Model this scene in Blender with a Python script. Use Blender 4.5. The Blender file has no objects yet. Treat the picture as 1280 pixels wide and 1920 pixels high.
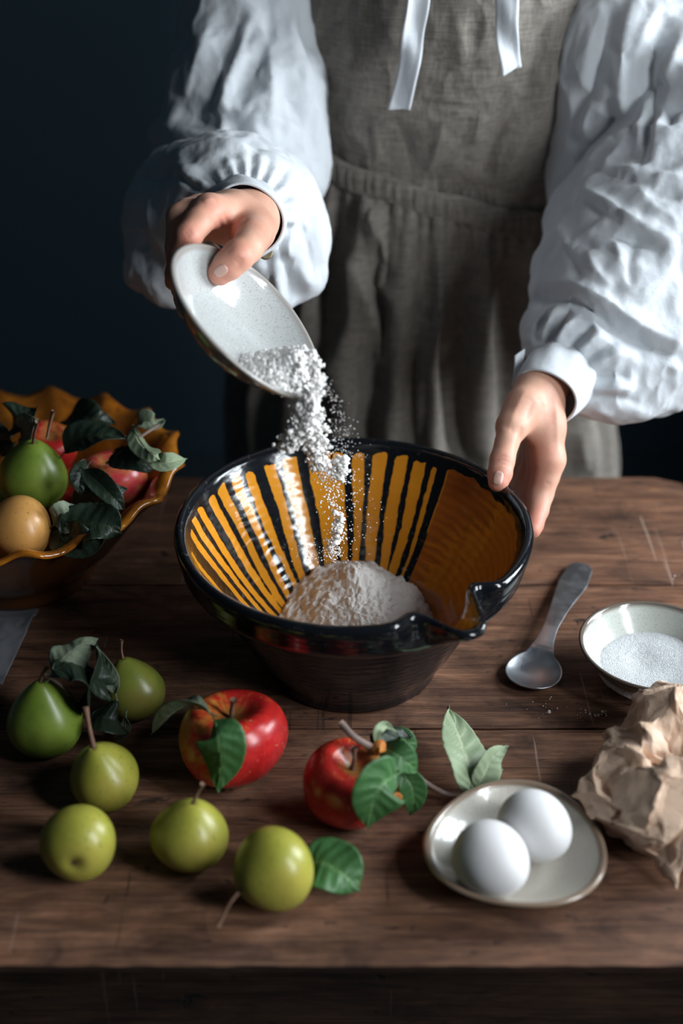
import bpy, bmesh, math, random
import numpy as np
from math import sin, cos, pi, sqrt, atan2, radians, exp
from mathutils import Vector, Matrix
from mathutils.bvhtree import BVHTree

random.seed(7)
rng = np.random.default_rng(7)
S = bpy.context.scene
COL = S.collection
TZ = 0.76                      # height of the table top above the floor

# ------------------------------------------------------------------ camera
PITCH = radians(32.0)
CAM = Vector((0.0, 0.0, TZ + 0.717))
cam_data = bpy.data.cameras.new('camera')
cam = bpy.data.objects.new('camera', cam_data)
COL.objects.link(cam)
cam.location = CAM
cam.rotation_euler = (pi / 2 - PITCH, 0, 0)
cam_data.sensor_fit = 'VERTICAL'
cam_data.sensor_height = 36.0
cam_data.sensor_width = 24.0
cam_data.lens = 50.0
cam_data.dof.use_dof = True
cam_data.dof.focus_distance = 1.10
cam_data.dof.aperture_fstop = 2.6
S.camera = cam

# ------------------------------------------------------------------ world, lamps, exposure
S.view_settings.view_transform = 'Standard'
S.view_settings.look = 'None'
S.view_settings.gamma = 1.0
S.view_settings.exposure = 0.0
S.view_settings.use_curve_mapping = False
W = bpy.data.worlds.new('world')
S.world = W
W.use_nodes = True
W.node_tree.nodes['Background'].inputs[0].default_value = (0.29, 0.52, 0.74, 1)
W.node_tree.nodes['Background'].inputs[1].default_value = 0.046

def area(name, loc, target, sx, sy, power, col):
    l = bpy.data.lights.new(name, 'AREA')
    l.shape = 'RECTANGLE'; l.size = sx; l.size_y = sy
    l.energy = power; l.color = col
    o = bpy.data.objects.new(name, l); COL.objects.link(o)
    o.location = loc
    d = Vector(target) - Vector(loc)
    o.rotation_euler = d.to_track_quat('-Z', 'Y').to_euler()
    return o

RWX = 1.06                      # the wall with the two windows, right of the table
WIN = [  # y0, y1, z0, z1, power per pane, colour
    (0.82, 1.34, TZ + 0.22, TZ + 0.92, 3.9, (0.86, 0.94, 1.0)),
    (-0.06, 0.26, TZ + 0.30, TZ + 1.40, 4.7, (0.90, 0.96, 1.0)),
]
for (y0, y1, z0, z1, pw, colr) in WIN:
    for i in range(2):
        for j in range(3):
            w = (y1 - y0) / 2; h = (z1 - z0) / 3
            c = (RWX - 0.03, y0 + w * (i + .5), z0 + h * (j + .5))
            area('window_daylight', c, (c[0] - 1, c[1], c[2]), w - .05, h - .05, pw, colr)

# ------------------------------------------------------------------ helpers
FPX = 50.0 / 36.0 * 1920
RGT = Vector((1, 0, 0)); UPV = Vector((0, sin(PITCH), cos(PITCH))); FWD = Vector((0, cos(PITCH), -sin(PITCH)))

def ray(px, py):
    return FWD + RGT * ((px - 640) / FPX) - UPV * ((py - 960) / FPX)
def atz(px, py, z=0.0):
    """point of the photograph's pixel at height z above the table"""
    r = ray(px, py); t = (TZ + z - CAM.z) / r.z
    return CAM + r * t
def aty(px, py, y):
    r = ray(px, py); return CAM + r * (y / r.y)
def atd(px, py, d):
    return CAM + ray(px, py) * d

def tag(o, label=None, cat=None, group=None, kind=None):
    if label: o['label'] = label
    if cat: o['category'] = cat
    if group: o['group'] = group
    if kind: o['kind'] = kind
    return o

def empty(name, loc, label, cat, group=None):
    o = bpy.data.objects.new(name, None); COL.objects.link(o)
    o.location = loc; o.empty_display_size = .02
    return tag(o, label, cat, group)

def mesh_obj(name, verts, faces, mat, parent=None, smooth=True, loc=None):
    """verts in world space unless loc gives the object's own origin"""
    me = bpy.data.meshes.new(name)
    v = np.asarray(verts, dtype=np.float64)
    o = bpy.data.objects.new(name, me); COL.objects.link(o)
    org = Vector((0, 0, 0)) if loc is None else Vector(loc)
    if parent is not None:
        o.parent = parent
        base = WL(parent)
    else:
        base = Vector((0, 0, 0))
    v = v - np.array(org)
    me.from_pydata([tuple(x) for x in v], [], [tuple(int(i) for i in f) for f in faces])
    if parent is not None: o.location = org - base
    else: o.location = org
    if mat:
        for m in (mat if isinstance(mat, (list, tuple)) else [mat]): me.materials.append(m)
    me.update()
    if smooth:
        me.polygons.foreach_set('use_smooth', [True] * len(me.polygons))
    return o

def WL(o):
    p = Vector(o.location)
    while o.parent:
        o = o.parent; p += Vector(o.location)
    return p

def fix_normals(o):
    bm = bmesh.new(); bm.from_mesh(o.data)
    bmesh.ops.recalc_face_normals(bm, faces=bm.faces)
    bm.to_mesh(o.data); bm.free()

def grid_faces(nu, nv, closed_u=False, closed_v=False):
    f = []
    for i in range(nu if closed_u else nu - 1):
        for j in range(nv if closed_v else nv - 1):
            a = i * nv + j; b = ((i + 1) % nu) * nv + j
            c = ((i + 1) % nu) * nv + (j + 1) % nv; d = i * nv + (j + 1) % nv
            f.append((a, b, c, d))
    return f

def solidify(o, t, offset=0.0):
    m = o.modifiers.new('Solidify', 'SOLIDIFY'); m.thickness = t; m.offset = offset; return m
def subsurf(o, n):
    m = o.modifiers.new('Subdivision', 'SUBSURF'); m.levels = n; m.render_levels = n; return m

# vectorised gradient noise
_perm = rng.permutation(256).astype(np.int32)
_g = rng.normal(size=(256, 3)); _g /= np.linalg.norm(_g, axis=1)[:, None]
def pnoise(P):
    P = np.asarray(P, dtype=np.float64)
    I = np.floor(P).astype(np.int64); Fr = P - I
    U = Fr * Fr * Fr * (Fr * (Fr * 6 - 15) + 10)
    out = 0
    for dx in (0, 1):
        for dy in (0, 1):
            for dz in (0, 1):
                h = _perm[(_perm[(_perm[(I[:, 0] + dx) & 255] + I[:, 1] + dy) & 255] + I[:, 2] + dz) & 255]
                g = _g[h]
                d = g[:, 0] * (Fr[:, 0] - dx) + g[:, 1] * (Fr[:, 1] - dy) + g[:, 2] * (Fr[:, 2] - dz)
                w = (U[:, 0] if dx else 1 - U[:, 0]) * (U[:, 1] if dy else 1 - U[:, 1]) * (U[:, 2] if dz else 1 - U[:, 2])
                out = out + d * w
    return out
def fbm(P, oct=3, gain=.5):
    a = 1.0; r = 0
    for k in range(oct):
        r = r + a * pnoise(np.asarray(P) * 2 ** k + 17.3 * k); a *= gain
    return r

def smooth_curve(pts, n):
    """Catmull-Rom through pts -> n samples"""
    P = [np.array(p, dtype=float) for p in pts]
    P = [2 * P[0] - P[1]] + P + [2 * P[-1] - P[-2]]
    m = len(P) - 3; out = []
    for k in range(n):
        t = k / (n - 1) * m; i = min(int(t), m - 1); u = t - i
        a, b, c, d = P[i:i + 4]
        out.append(.5 * ((2 * b) + (c - a) * u + (2 * a - 5 * b + 4 * c - d) * u * u + (3 * b - a - 3 * c + d) * u ** 3))
    return np.array(out)

def tube(pts, radii, seg=10, n=None, cap=True):
    if n: 
        R = smooth_curve([(r, 0, 0) for r in radii], n)[:, 0]; P = smooth_curve(pts, n)
    else:
        P = np.array([tuple(p) for p in pts]); R = np.array(radii)
    V = []; up = Vector((0.123, .3, .95)).normalized()
    for i in range(len(P)):
        t = Vector(P[min(i + 1, len(P) - 1)] - P[max(i - 1, 0)]).normalized()
        a = t.cross(up)
        if a.length < 1e-3: a = t.cross(Vector((1, 0, 0)))
        a.normalize(); b = t.cross(a).normalized(); up = -b if False else up
        for k in range(seg):
            th = 2 * pi * k / seg
            V.append(tuple(Vector(P[i]) + (a * cos(th) + b * sin(th)) * R[i]))
    F = grid_faces(len(P), seg, False, True)
    if cap:
        n0 = len(V); V.append(tuple(P[0])); V.append(tuple(P[-1]))
        for k in range(seg):
            F.append((n0, (k + 1) % seg, k))
            q = (len(P) - 1) * seg
            F.append((n0 + 1, q + k, q + (k + 1) % seg))
    return V, F

def lathe(profile, n=96, rfun=None, zfun=None):
    """profile [(r,z)...] -> verts/faces around z, rfun(theta, r, z, k)->r"""
    V = []; m = len(profile)
    for i in range(n):
        th = 2 * pi * i / n
        for k, (r, z) in enumerate(profile):
            rr = rfun(th, r, z, k) if rfun else r
            zz = zfun(th, r, z, k) if zfun else z
            V.append((rr * cos(th), rr * sin(th), zz))
    return V, grid_faces(n, m, True, False)

# ------------------------------------------------------------------ materials
def mat(name, col=(.5, .5, .5), rough=.5, spec=.5, metal=0.0, coat=0.0, sss=0.0, sheen=0.0):
    m = bpy.data.materials.new(name); m.use_nodes = True
    b = m.node_tree.nodes['Principled BSDF']
    b.inputs['Base Color'].default_value = (*col, 1)
    b.inputs['Roughness'].default_value = rough
    b.inputs['Specular IOR Level'].default_value = spec
    b.inputs['Metallic'].default_value = metal
    b.inputs['Coat Weight'].default_value = coat
    b.inputs['Coat Roughness'].default_value = .04
    if sss:
        b.inputs['Subsurface Weight'].default_value = sss
        b.inputs['Subsurface Scale'].default_value = .004
        b.inputs['Subsurface Radius'].default_value = (1, .35, .2)
    if sheen:
        b.inputs['Sheen Weight'].default_value = sheen
    return m
class NT:
    def __init__(s, m):
        s.m = m; s.t = m.node_tree; s.n = s.t.nodes; s.l = s.t.links; s.b = s.n['Principled BSDF']
    def node(s, typ, **kw):
        n = s.n.new(typ)
        for k, v in kw.items():
            if k in n.inputs: n.inputs[k].default_value = v
            else: setattr(n, k, v)
        return n
    def coord(s, kind='Object', scale=(1, 1, 1), rot=(0, 0, 0)):
        tc = s.node('ShaderNodeTexCoord'); mp = s.node('ShaderNodeMapping')
        mp.inputs['Scale'].default_value = scale; mp.inputs['Rotation'].default_value = rot
        s.l.new(tc.outputs[kind], mp.inputs[0]); return mp.outputs[0]
    def noise(s, vec, scale, detail=3, rough=.5, dist=0.0):
        n = s.node('ShaderNodeTexNoise'); n.inputs['Scale'].default_value = scale
        n.inputs['Detail'].default_value = detail; n.inputs['Roughness'].default_value = rough
        n.inputs['Distortion'].default_value = dist
        s.l.new(vec, n.inputs['Vector']); return n.outputs['Fac']
    def ramp(s, fac, stops, interp='LINEAR'):
        r = s.node('ShaderNodeValToRGB'); cr = r.color_ramp; cr.interpolation = interp
        while len(cr.elements) < len(stops): cr.elements.new(.5)
        for e, (p, c) in zip(cr.elements, stops):
            e.position = p; e.color = (*c, 1) if len(c) == 3 else c
        s.l.new(fac, r.inputs[0]); return r.outputs[0]
    def mix(s, fac, a, b, mode='MIX'):
        n = s.node('ShaderNodeMix', data_type='RGBA', blend_type=mode)
        for sock, v in ((0, fac), (6, a), (7, b)):
            if isinstance(v, (int, float)): n.inputs[sock].default_value = v
            elif isinstance(v, (tuple, list)): n.inputs[sock].default_value = (*v, 1) if len(v) == 3 else v
            else: s.l.new(v, n.inputs[sock])
        return n.outputs[2]
    def math(s, op, a, b=None):
        n = s.node('ShaderNodeMath', operation=op)
        for i, v in enumerate((a, b)):
            if v is None: continue
            if isinstance(v, (int, float)): n.inputs[i].default_value = v
            else: s.l.new(v, n.inputs[i])
        return n.outputs[0]
    def bump(s, h, strength=.3, dist=.001, prev=None):
        n = s.node('ShaderNodeBump'); n.inputs['Strength'].default_value = strength
        n.inputs['Distance'].default_value = dist
        s.l.new(h, n.inputs['Height'])
        if prev is not None: s.l.new(prev, n.inputs['Normal'])
        s.l.new(n.outputs[0], s.b.inputs['Normal']); return n.outputs[0]
    def base(s, c): s.l.new(c, s.b.inputs['Base Color'])
    def rough(s, c): s.l.new(c, s.b.inputs['Roughness'])
    def attr(s, name):
        n = s.node('ShaderNodeAttribute'); n.attribute_name = name; return n.outputs['Fac']

def wood_mat(name, dark=1.0):
    m = mat(name, rough=.62, spec=.35); t = NT(m)
    tc = t.node('ShaderNodeTexCoord'); oi = t.node('ShaderNodeObjectInfo')
    add = t.node('ShaderNodeVectorMath', operation='ADD'); sc = t.node('ShaderNodeVectorMath', operation='SCALE')
    comb = t.node('ShaderNodeCombineXYZ')
    for i in range(3): t.l.new(oi.outputs['Random'], comb.inputs[i])
    t.l.new(comb.outputs[0], sc.inputs[0]); sc.inputs['Scale'].default_value = 7.0
    t.l.new(tc.outputs['Object'], add.inputs[0]); t.l.new(sc.outputs[0], add.inputs[1])
    def mp(scale):
        n = t.node('ShaderNodeMapping'); n.inputs['Scale'].default_value = scale
        t.l.new(add.outputs[0], n.inputs[0]); return n.outputs[0]
    grain = t.noise(mp((6, 44, 44)), 1.6, 6, .68, .9)
    fine = t.noise(mp((14, 520, 520)), 1.0, 3, .6)
    blot = t.noise(mp((11, 24, 24)), 1.2, 6, .68, .8)
    spots = t.noise(mp((38, 70, 70)), 1.0, 4, .6, .4)
    wide = t.noise(mp((2.4, 5, 5)), 1.0, 3, .5)
    c = t.ramp(grain, [(.28, (.052, .028, .018)), (.48, (.125, .070, .045)), (.62, (.185, .108, .070)), (.8, (.270, .165, .110))])
    c2 = t.ramp(blot, [(.30, (.30, .28, .28)), (.44, (.72, .70, .70)), (.56, (1.02, 1.0, .98)), (.74, (1.45, 1.36, 1.28))])
    c = t.mix(1.0, c, c2, 'MULTIPLY')
    c = t.mix(1.0, c, (1.33, 1.20, 1.14), 'MULTIPLY')
    c = t.mix(.6, c, t.ramp(wide, [(.3, (.55, .52, .52)), (.65, (1.25, 1.2, 1.15))]), 'MULTIPLY')
    f = t.ramp(fine, [(.3, (.42, .40, .38)), (.6, (1.12, 1.1, 1.08))])
    c = t.mix(.7, c, f, 'MULTIPLY')
    scr = t.noise(mp((210, 9, 9)), 1.0, 2, .5, .3); scm = t.noise(mp((9, 6, 6)), 1.3, 2, .5)
    sl = t.math('MULTIPLY', t.ramp(scr, [(.655, (0,) * 3), (.68, (1,) * 3)]), t.ramp(scm, [(.52, (0,) * 3), (.62, (1,) * 3)]))
    c = t.mix(t.math('MULTIPLY', sl, .6), c, (.020, .014, .012))
    scr2 = t.noise(mp((160, 5, 5)), 1.3, 2, .5, .2)
    sl2 = t.math('MULTIPLY', t.ramp(scr2, [(.69, (0,) * 3), (.70, (1,) * 3)]), t.ramp(scm, [(.40, (1,) * 3), (.48, (0,) * 3)]))
    c = t.mix(t.math('MULTIPLY', sl2, .45), c, (.42, .31, .25))
    sp = t.ramp(spots, [(.64, (0, 0, 0)), (.71, (1, 1, 1))])
    c = t.mix(t.math('MULTIPLY', sp, .85), c, (.012, .010, .010))
    if dark != 1: c = t.mix(1.0, c, (dark, dark, dark), 'MULTIPLY')
    t.base(c)
    h = t.math('ADD', t.math('MULTIPLY', fine, .7), t.math('ADD', grain, t.math('MULTIPLY', sp, -.5)))
    t.bump(h, .7, .0013)
    t.rough(t.ramp(blot, [(.3, (.75,) * 3), (.7, (.5,) * 3)]))
    return m

def fabric_mat(name, col, col2, scale=900, bump=.25, sheen=.15, slub=.0):
    m = mat(name, col, rough=.9, spec=.15, sheen=sheen); t = NT(m)
    v = t.coord('Object')
    n1 = t.noise(t.coord('Object', (1, 1, 6)), scale, 2, .5)
    n2 = t.noise(t.coord('Object', (6, 6, 1)), scale, 2, .5)
    w = t.math('ADD', n1, n2)
    big = t.noise(v, 14, 4, .6)
    c = t.mix(t.ramp(w, [(.35, (0,) * 3), (.65, (1,) * 3)]) if False else big, col, col2)
    if slub:
        s1 = t.noise(t.coord('Object', (1, 1, .06)), 700, 3, .6); s2 = t.noise(t.coord('Object', (.06, .06, 1)), 700, 3, .6)
        s = t.math('MULTIPLY', t.math('ADD', s1, s2), .5)
        c = t.mix(slub, c, t.ramp(s, [(.38, (.35,) * 3), (.62, (1.35,) * 3)]), 'MULTIPLY')
    t.base(c)
    wr = t.noise(v, 55, 4, .6, .3)
    b1 = t.bump(wr, .35, .003)
    t.bump(w, bump, .0006, b1)
    return m

M = {}
M['wood'] = wood_mat('weathered_wood')
M['wood_leg'] = wood_mat('dark_wood', .22)
M['linen_white'] = fabric_mat('white_linen', (.57, .60, .63), (.63, .655, .69), 700, .25)
M['linen_grey'] = fabric_mat('grey_linen', (.215, .190, .165), (.295, .262, .228), 900, .6, .1, .6)
M['napkin'] = fabric_mat('napkin_linen', (.12, .13, .15), (.17, .17, .19), 500, .5)

m = M['skin'] = mat('skin', (.60, .33, .235), rough=.5, spec=.35, sss=.12); t = NT(m)
v = t.coord('Object'); big = t.noise(v, 22, 4, .6)
c = t.ramp(big, [(.3, (.50, .245, .17)), (.55, (.62, .345, .245)), (.75, (.66, .39, .285))])
red = t.attr('red'); c = t.mix(red, c, (.60, .185, .135)); t.base(c)
t.bump(t.noise(v, 650, 3, .6), .22, .0006, t.bump(t.noise(v, 120, 3, .5), .2, .001))
M['nail'] = mat('nail', (.64, .37, .31), rough=.25, spec=.5, sss=.1)

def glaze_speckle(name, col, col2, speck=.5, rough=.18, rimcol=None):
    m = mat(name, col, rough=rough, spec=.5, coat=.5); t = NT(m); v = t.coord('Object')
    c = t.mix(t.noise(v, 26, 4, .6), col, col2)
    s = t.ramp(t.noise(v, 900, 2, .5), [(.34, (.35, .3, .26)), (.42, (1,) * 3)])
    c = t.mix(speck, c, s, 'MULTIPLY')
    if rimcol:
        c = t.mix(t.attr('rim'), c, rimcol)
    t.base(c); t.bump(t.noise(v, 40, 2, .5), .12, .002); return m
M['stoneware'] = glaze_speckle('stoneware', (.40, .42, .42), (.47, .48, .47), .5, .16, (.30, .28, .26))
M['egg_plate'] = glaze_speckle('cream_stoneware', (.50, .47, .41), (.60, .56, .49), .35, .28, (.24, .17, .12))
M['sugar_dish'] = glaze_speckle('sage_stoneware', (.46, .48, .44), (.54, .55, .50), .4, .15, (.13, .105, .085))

m = M['bowl'] = mat('striped_slip_glaze', rough=.12, spec=.5, coat=.0); t = NT(m)
v = t.coord('Object'); st = t.attr('stripe'); inn = t.attr('inner')
org = t.mix(t.noise(v, 30, 4, .6), (.58, .215, .012), (.72, .295, .020))
comb = t.attr('comb')
wv = t.node('ShaderNodeTexWave', wave_type='BANDS', bands_direction='Z'); wv.inputs['Scale'].default_value = 48
wv.inputs['Distortion'].default_value = 3.5; wv.inputs['Detail'].default_value = 1; wv.inputs['Detail Scale'].default_value = 1.2
t.l.new(v, wv.inputs['Vector'])
plain = t.mix(t.noise(v, 18, 4, .6), (.30, .085, .010), (.42, .135, .015))
plain = t.mix(.25, plain, t.ramp(wv.outputs['Fac'], [(.3, (.5, .42, .4)), (.7, (1.15, 1.1, 1.05))]), 'MULTIPLY')
org = t.mix(comb, org, plain)
blk = (.006, .007, .009)
edge = t.math('ADD', st, t.math('MULTIPLY', t.math('SUBTRACT', t.noise(v, 90, 3, .6), .5), .004))
msk = t.math('MULTIPLY', t.math('GREATER_THAN', edge, 0.0), t.math('GREATER_THAN', inn, .5))
dust = t.ramp(t.noise(v, 150, 6, .75), [(.60, (0,) * 3), (.70, (1,) * 3)])
c = t.mix(msk, blk, org)
c = t.mix(t.math('MULTIPLY', t.math('MULTIPLY', dust, t.attr('dusty')), .55), c, (.6, .57, .53))
t.base(c)
b1 = t.bump(wv.outputs['Fac'], .12, .001)
t.bump(t.math('ADD', t.noise(v, 25, 3, .5), t.math('MULTIPLY', msk, .12)), .35, .0022, b1)

m = M['fluted'] = mat('amber_glaze', rough=.16, coat=.3); t = NT(m); v = t.coord('Object')
c = t.ramp(t.noise(v, 28, 5, .65, .4), [(.3, (.10, .028, .004)), (.5, (.30, .095, .007)), (.7, (.46, .17, .012))])
c = t.mix(t.attr('outer'), c, t.mix(t.noise(v, 20, 4, .6), (.055, .018, .005), (.13, .042, .009)))
t.base(c); t.bump(t.noise(v, 55, 3, .5), .3, .0015)

m = M['flour'] = mat('flour', (.80, .74, .69), rough=1.0, spec=.05); t = NT(m)
t.base(t.mix(t.noise(t.coord('Object'), 70, 3, .6), (.82, .76, .71), (.90, .86, .82)))
t.bump(t.noise(t.coord('Object'), 260, 5, .7), .6, .002)
M['flour_crumb'] = mat('flour_crumbs', (.93, .90, .87), rough=1.0, spec=.05); NT(M['flour_crumb']).base(NT(M['flour_crumb']).mix(NT(M['flour_crumb']).noise(NT(M['flour_crumb']).coord('Object'), 90, 3, .6), (.90, .87, .84), (.96, .94, .92)))
m = M['sugar'] = mat('sugar', (.82, .85, .88), rough=.45, spec=.6); t = NT(m)
vo = t.node('ShaderNodeTexVoronoi'); vo.inputs['Scale'].default_value = 1500; t.l.new(t.coord('Object'), vo.inputs['Vector'])
t.base(t.ramp(vo.outputs['Color'], [(.2, (.60, .63, .66)), (.8, (.95, .97, .98))]))
t.bump(vo.outputs['Distance'], .9, .0012)
M['steel'] = mat('brushed_steel', (.46, .48, .51), rough=.30, metal=1.0); t = NT(M['steel'])
t.bump(t.noise(t.coord('Object', (1, 1, 1)), 420, 3, .6), .10, .0008)
t.rough(t.ramp(t.noise(t.coord('Object'), 60, 4, .6), [(.3, (.28,) * 3), (.7, (.46,) * 3)]))
m = M['egg'] = mat('eggshell', (.70, .69, .69), rough=.5, spec=.3, sss=.08); t = NT(m)
t.bump(t.noise(t.coord('Object'), 900, 2, .5), .15, .0004)
m = M['paper'] = mat('kraft_paper', (.55, .36, .25), rough=.6, spec=.25); t = NT(m); v = t.coord('Object')
t.base(t.mix(t.noise(v, 35, 4, .6), (.60, .40, .27), (.72, .54, .42)))
t.bump(t.noise(v, 300, 3, .6), .2, .0006, t.bump(t.noise(v, 60, 4, .6, .6), .5, .003))
M['stalk'] = mat('woody_stalk', (.16, .085, .05), rough=.7, spec=.2); t = NT(M['stalk'])
t.base(t.mix(t.noise(t.coord('Object'), 160, 3, .6), (.09, .045, .03), (.26, .15, .10)))
M['twig'] = mat('grey_twig', (.2, .15, .12), rough=.7, spec=.2); t = NT(M['twig'])
t.base(t.mix(t.noise(t.coord('Object'), 120, 3, .6), (.12, .08, .065), (.34, .25, .22)))
M['calyx'] = mat('dry_calyx', (.05, .035, .02), rough=.9)
M['button'] = mat('horn_button', (.16, .12, .06), rough=.25, coat=.4)
m = M['wall'] = mat('dark_plaster', (.011, .019, .025), rough=.95, spec=.1); t = NT(m)
t.base(t.mix(t.noise(t.coord('Object'), 3, 4, .6), (.020, .036, .047), (.025, .042, .054)))
t.bump(t.noise(t.coord('Object'), 40, 4, .6), .2, .003)
M['floor'] = mat('dark_stone_floor', (.02, .034, .044), rough=.8, spec=.2); NT(M['floor']).base(NT(M['floor']).mix(NT(M['floor']).noise(NT(M['floor']).coord('Object'), 6, 5, .6), (.016, .028, .037), (.026, .042, .053)))
M['frame'] = mat('window_frame', (.35, .36, .36), rough=.5)

def pear_mat(name, a, b, blush, bl=.3, dark=(.07, .08, .02)):
    m = mat(name, a, rough=.34, spec=.45, sss=.04); t = NT(m); v = t.coord('Object')
    c = t.mix(t.ramp(t.noise(v, 28, 4, .6), [(.35, (0,) * 3), (.65, (1,) * 3)]), a, b)
    c = t.mix(t.math('MULTIPLY', t.ramp(t.noise(v, 14, 3, .6), [(.48, (0,) * 3), (.7, (1,) * 3)]), bl), c, blush)
    dots = t.ramp(t.noise(v, 420, 2, .4), [(.66, (0,) * 3), (.72, (1,) * 3)])
    c = t.mix(t.math('MULTIPLY', dots, .55), c, dark)
    c = t.mix(t.math('MULTIPLY', t.attr('pit'), .9), c, (.09, .055, .02))
    t.base(c); t.bump(t.noise(v, 200, 3, .5), .08, .001); return m
def apple_mat(name, ground, red, deep, amt=.45, seed=0.0):
    m = mat(name, red, rough=.27, spec=.5, sss=.04); t = NT(m)
    pol = t.attr('phi'); lat = t.attr('lat')
    cb = t.node('ShaderNodeCombineXYZ')
    t.l.new(t.math('MULTIPLY', pol, 1.0), cb.inputs[0]); t.l.new(t.math('MULTIPLY', lat, .35), cb.inputs[1]); cb.inputs[2].default_value = seed
    streak = t.noise(cb.outputs[0], 9, 4, .7); v = t.coord('Object')
    big = t.noise(v, 20, 3, .5)
    f = t.math('ADD', t.math('MULTIPLY', streak, .6), t.math('MULTIPLY', big, .55))
    f = t.math('ADD', f, t.attr('sun'))
    c = t.ramp(f, [(amt - .08, ground), (amt + .03, tuple(.5 * (x + y) for x, y in zip(ground, red))), (amt + .12, red), (amt + .4, deep)])
    dots = t.ramp(t.noise(v, 300, 2, .4), [(.68, (0,) * 3), (.73, (1,) * 3)])
    c = t.mix(t.math('MULTIPLY', dots, .35), c, (.75, .5, .25))
    c = t.mix(t.math('MULTIPLY', t.attr('pit'), .8), c, (.22, .15, .04))
    t.base(c); return m
def leaf_mat(name, a, b, vein, rough=.45):
    m = mat(name, a, rough=rough, spec=.35); t = NT(m); v = t.coord('Object')
    c = t.mix(t.noise(v, 60, 4, .6), a, b)
    c = t.mix(t.math('MULTIPLY', t.attr('vein'), .75), c, vein); t.base(c)
    t.bump(t.math('ADD', t.noise(v, 180, 3, .6), t.math('MULTIPLY', t.attr('vein'), -.6)), .4, .0015)
    m.node_tree.nodes['Principled BSDF'].inputs['Subsurface Weight'].default_value = 0.0
    return m
M['pear_lime'] = pear_mat('lime_pear', (.27, .27, .035), (.37, .345, .055), (.30, .19, .05), .35)
M['pear_olive'] = pear_mat('olive_pear', (.14, .17, .025), (.20, .21, .035), (.20, .12, .04), .5)
M['pear_green'] = pear_mat('green_pear', (.12, .19, .022), (.18, .25, .035), (.16, .14, .03), .1)
M['pear_gold'] = pear_mat('golden_pear', (.46, .22, .06), (.54, .28, .08), (.44, .19, .045), .5)
M['apple_red'] = apple_mat('red_apple', (.62, .30, .05), (.62, .028, .022), (.36, .008, .014), .42, 1.0)
M['apple_two'] = apple_mat('red_apple_blush', (.60, .30, .07), (.52, .028, .02), (.34, .01, .015), .42, 3.0)
M['apple_pink'] = apple_mat('pink_apple', (.55, .30, .06), (.66, .06, .07), (.48, .02, .035), .44, 5.0)
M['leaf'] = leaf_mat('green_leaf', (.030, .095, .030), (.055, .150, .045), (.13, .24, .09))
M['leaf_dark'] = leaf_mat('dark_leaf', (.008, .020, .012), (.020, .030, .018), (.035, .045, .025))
M['leaf_sage'] = leaf_mat('sage_leaf', (.19, .255, .145), (.26, .32, .20), (.40, .44, .28), .6)
M['leaf_grey'] = leaf_mat('grey_leaf', (.11, .145, .10), (.17, .20, .13), (.22, .24, .16), .7)
M['leaf_orange'] = leaf_mat('orange_leaf', (.70, .20, .03), (.62, .26, .06), (.5, .3, .1), .6)

def set_attr(o, name, vals):
    a = o.data.attributes.new(name, 'FLOAT', 'POINT')
    a.data.foreach_set('value', np.asarray(vals, dtype=np.float32))
# ------------------------------------------------------------------ the room
def box(name, x0, x1, y0, y1, z0, z1, mt, parent=None, bev=0.0, loc=True):
    V = [(x, y, z) for x in (x0, x1) for y in (y0, y1) for z in (z0, z1)]
    F = [(0, 1, 3, 2), (4, 6, 7, 5), (0, 4, 5, 1), (2, 3, 7, 6), (0, 2, 6, 4), (1, 5, 7, 3)]
    c = ((x0 + x1) / 2, (y0 + y1) / 2, z0)
    o = mesh_obj(name, V, F, mt, parent, smooth=False, loc=c)
    if bev:
        m = o.modifiers.new('Bevel', 'BEVEL'); m.width = bev; m.segments = 3
    return o
tag(box('floor', -2.3, RWX + .1, -1.6, 2.7, -.05, 0, M['floor']), kind='structure')
tag(box('wall_back', -2.3, RWX + .1, 2.6, 2.7, 0, 2.7, M['wall']), kind='structure')
tag(box('wall_left', -2.3, -2.2, -1.6, 2.6, 0, 2.7, M['wall']), kind='structure')
wr = tag(box('wall_right', RWX, RWX + .1, -1.6, 2.6, 0, 2.7, M['wall']), kind='structure')
for k, (y0, y1, z0, z1, pw, colr) in enumerate(WIN):
    V = []; F = []
    def bar(a0, a1, b0, b1):
        n = len(V)
        for x in (RWX - .045, RWX):
            V.extend([(x, a0, b0), (x, a1, b0), (x, a1, b1), (x, a0, b1)])
        F.extend([(n, n + 1, n + 2, n + 3), (n + 4, n + 7, n + 6, n + 5), (n, n + 4, n + 5, n + 1), (n + 1, n + 5, n + 6, n + 2), (n + 2, n + 6, n + 7, n + 3), (n + 3, n + 7, n + 4, n)])
    for i in range(3):
        y = y0 + (y1 - y0) * i / 2; bar(y - .022, y + .022, z0 - .02, z1 + .02)
    for j in range(4):
        z = z0 + (z1 - z0) * j / 3; bar(y0 - .02, y1 + .02, z - .020, z + .020)
    tag(mesh_obj('window_%d' % (k + 1), V, F, M['frame'], None, False, loc=(RWX, (y0 + y1) / 2, z0)), kind='structure')

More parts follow.
